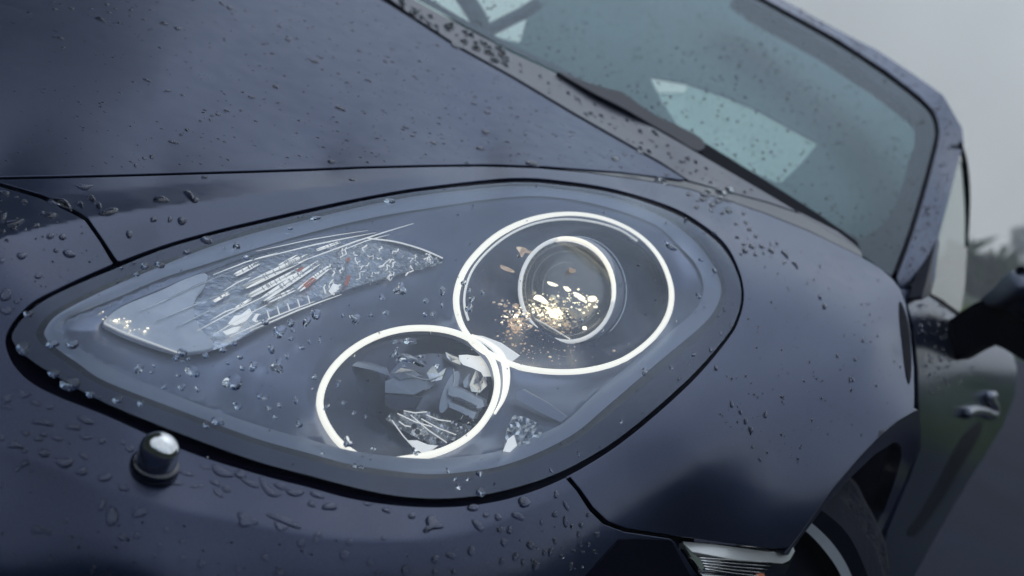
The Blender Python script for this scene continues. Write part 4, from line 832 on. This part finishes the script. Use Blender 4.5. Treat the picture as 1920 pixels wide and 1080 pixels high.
drizzle("drizzle", "fine rain specks on the flank of the front wing", scatter([(1400, 440), (1600, 490), (1690, 560), (1705, 700), (1640, 800), (1480, 900), (1340, 780), (1390, 600)], 200, 2.5, 8, .6, 80, 15), depth_front, hk=.10)
drizzle("drizzle", "small rain specks scattered over the bumper", scatter([(0, 860), (400, 1000), (900, 1010), (1050, 960), (1150, 1020), (1080, 1078), (0, 1078)], 90, 3, 8, .8, 0, 30)+scatter([(0, 360), (150, 420), (200, 490), (0, 600)], 40, 3, 8, .7, 5, 20), depth_front, hk=.2)
drizzle("drizzle", "small rain specks scattered over the headlamp cover", [(x, y, l, w_, a) for x, y, l, w_, a in scatter(LP[1][::4], 220, 2.5, 7, .85, 0, 40)], depth_front, off=.0024, hk=.28)
drizzle("drizzle", "rain specks on the scuttle panel below the windscreen", scatter([(760, 15), (1040, 145), (1280, 275), (1440, 370), (1330, 350), (1280, 325), (960, 135)], 85, 4, 14, .34, 28, 8)+scatter([(740, -5), (860, 50), (960, 100), (950, 125), (850, 78), (745, 10)], 60, 8, 22, .45, 25, 8), lambda x, y: depth_front(x, y)+.007, hk=.13)
drizzle("drizzle", "rain spots all over the windscreen glass", scatter([(800, 0), (1440, 12), (1652, 140), (1745, 240), (1690, 480), (1640, 480), (1440, 340), (1130, 175)], 850, 2.5, 7, .8, 20, 30), WS, off=-.0002, hk=.085)
drizzle("drizzle", "rain spots along the roof edge and windscreen pillar", scatter([(1440, 2), (1568, 73), (1661, 133), (1752, 208), (1762, 240), (1690, 530), (1735, 545), (1775, 370), (1800, 260), (1765, 180), (1645, 97), (1470, 2)], 330, 3, 8, .75, 60, 30), PL_, off=0, hk=.13)
drizzle("drizzle", "rain spots on the door top beside the mirror", scatter([(1715, 560), (1742, 555), (1790, 595), (1770, 640), (1830, 680), (1800, 740), (1740, 740), (1722, 640)], 110, 3, 8, .75, 80, 20), DS, off=0, hk=.14)
# ------------------------------------------------------------------ damp air
hz_m = bpy.data.materials.new("haze"); hz_m.use_nodes = True; t = hz_m.node_tree; t.nodes.clear()
o_ = t.nodes.new("ShaderNodeOutputMaterial"); pv = t.nodes.new("ShaderNodeVolumePrincipled")
pv.inputs["Color"].default_value = (.86, .90, .94, 1); pv.inputs["Density"].default_value = .0065; pv.inputs["Anisotropy"].default_value = .2
t.links.new(pv.outputs[0], o_.inputs["Volume"])
B0, B1 = (-130, -130, -1.3), (140, 130, 26)
V = [(x, y, z) for z in (B0[2], B1[2]) for y in (B0[1], B1[1]) for x in (B0[0], B1[0])]
hb = mesh("haze", V, [(0, 2, 3, 1), (4, 5, 7, 6), (0, 1, 5, 4), (2, 6, 7, 3), (0, 4, 6, 2), (1, 3, 7, 5)], hz_m, None, smooth=False); hb["kind"] = 'stuff'
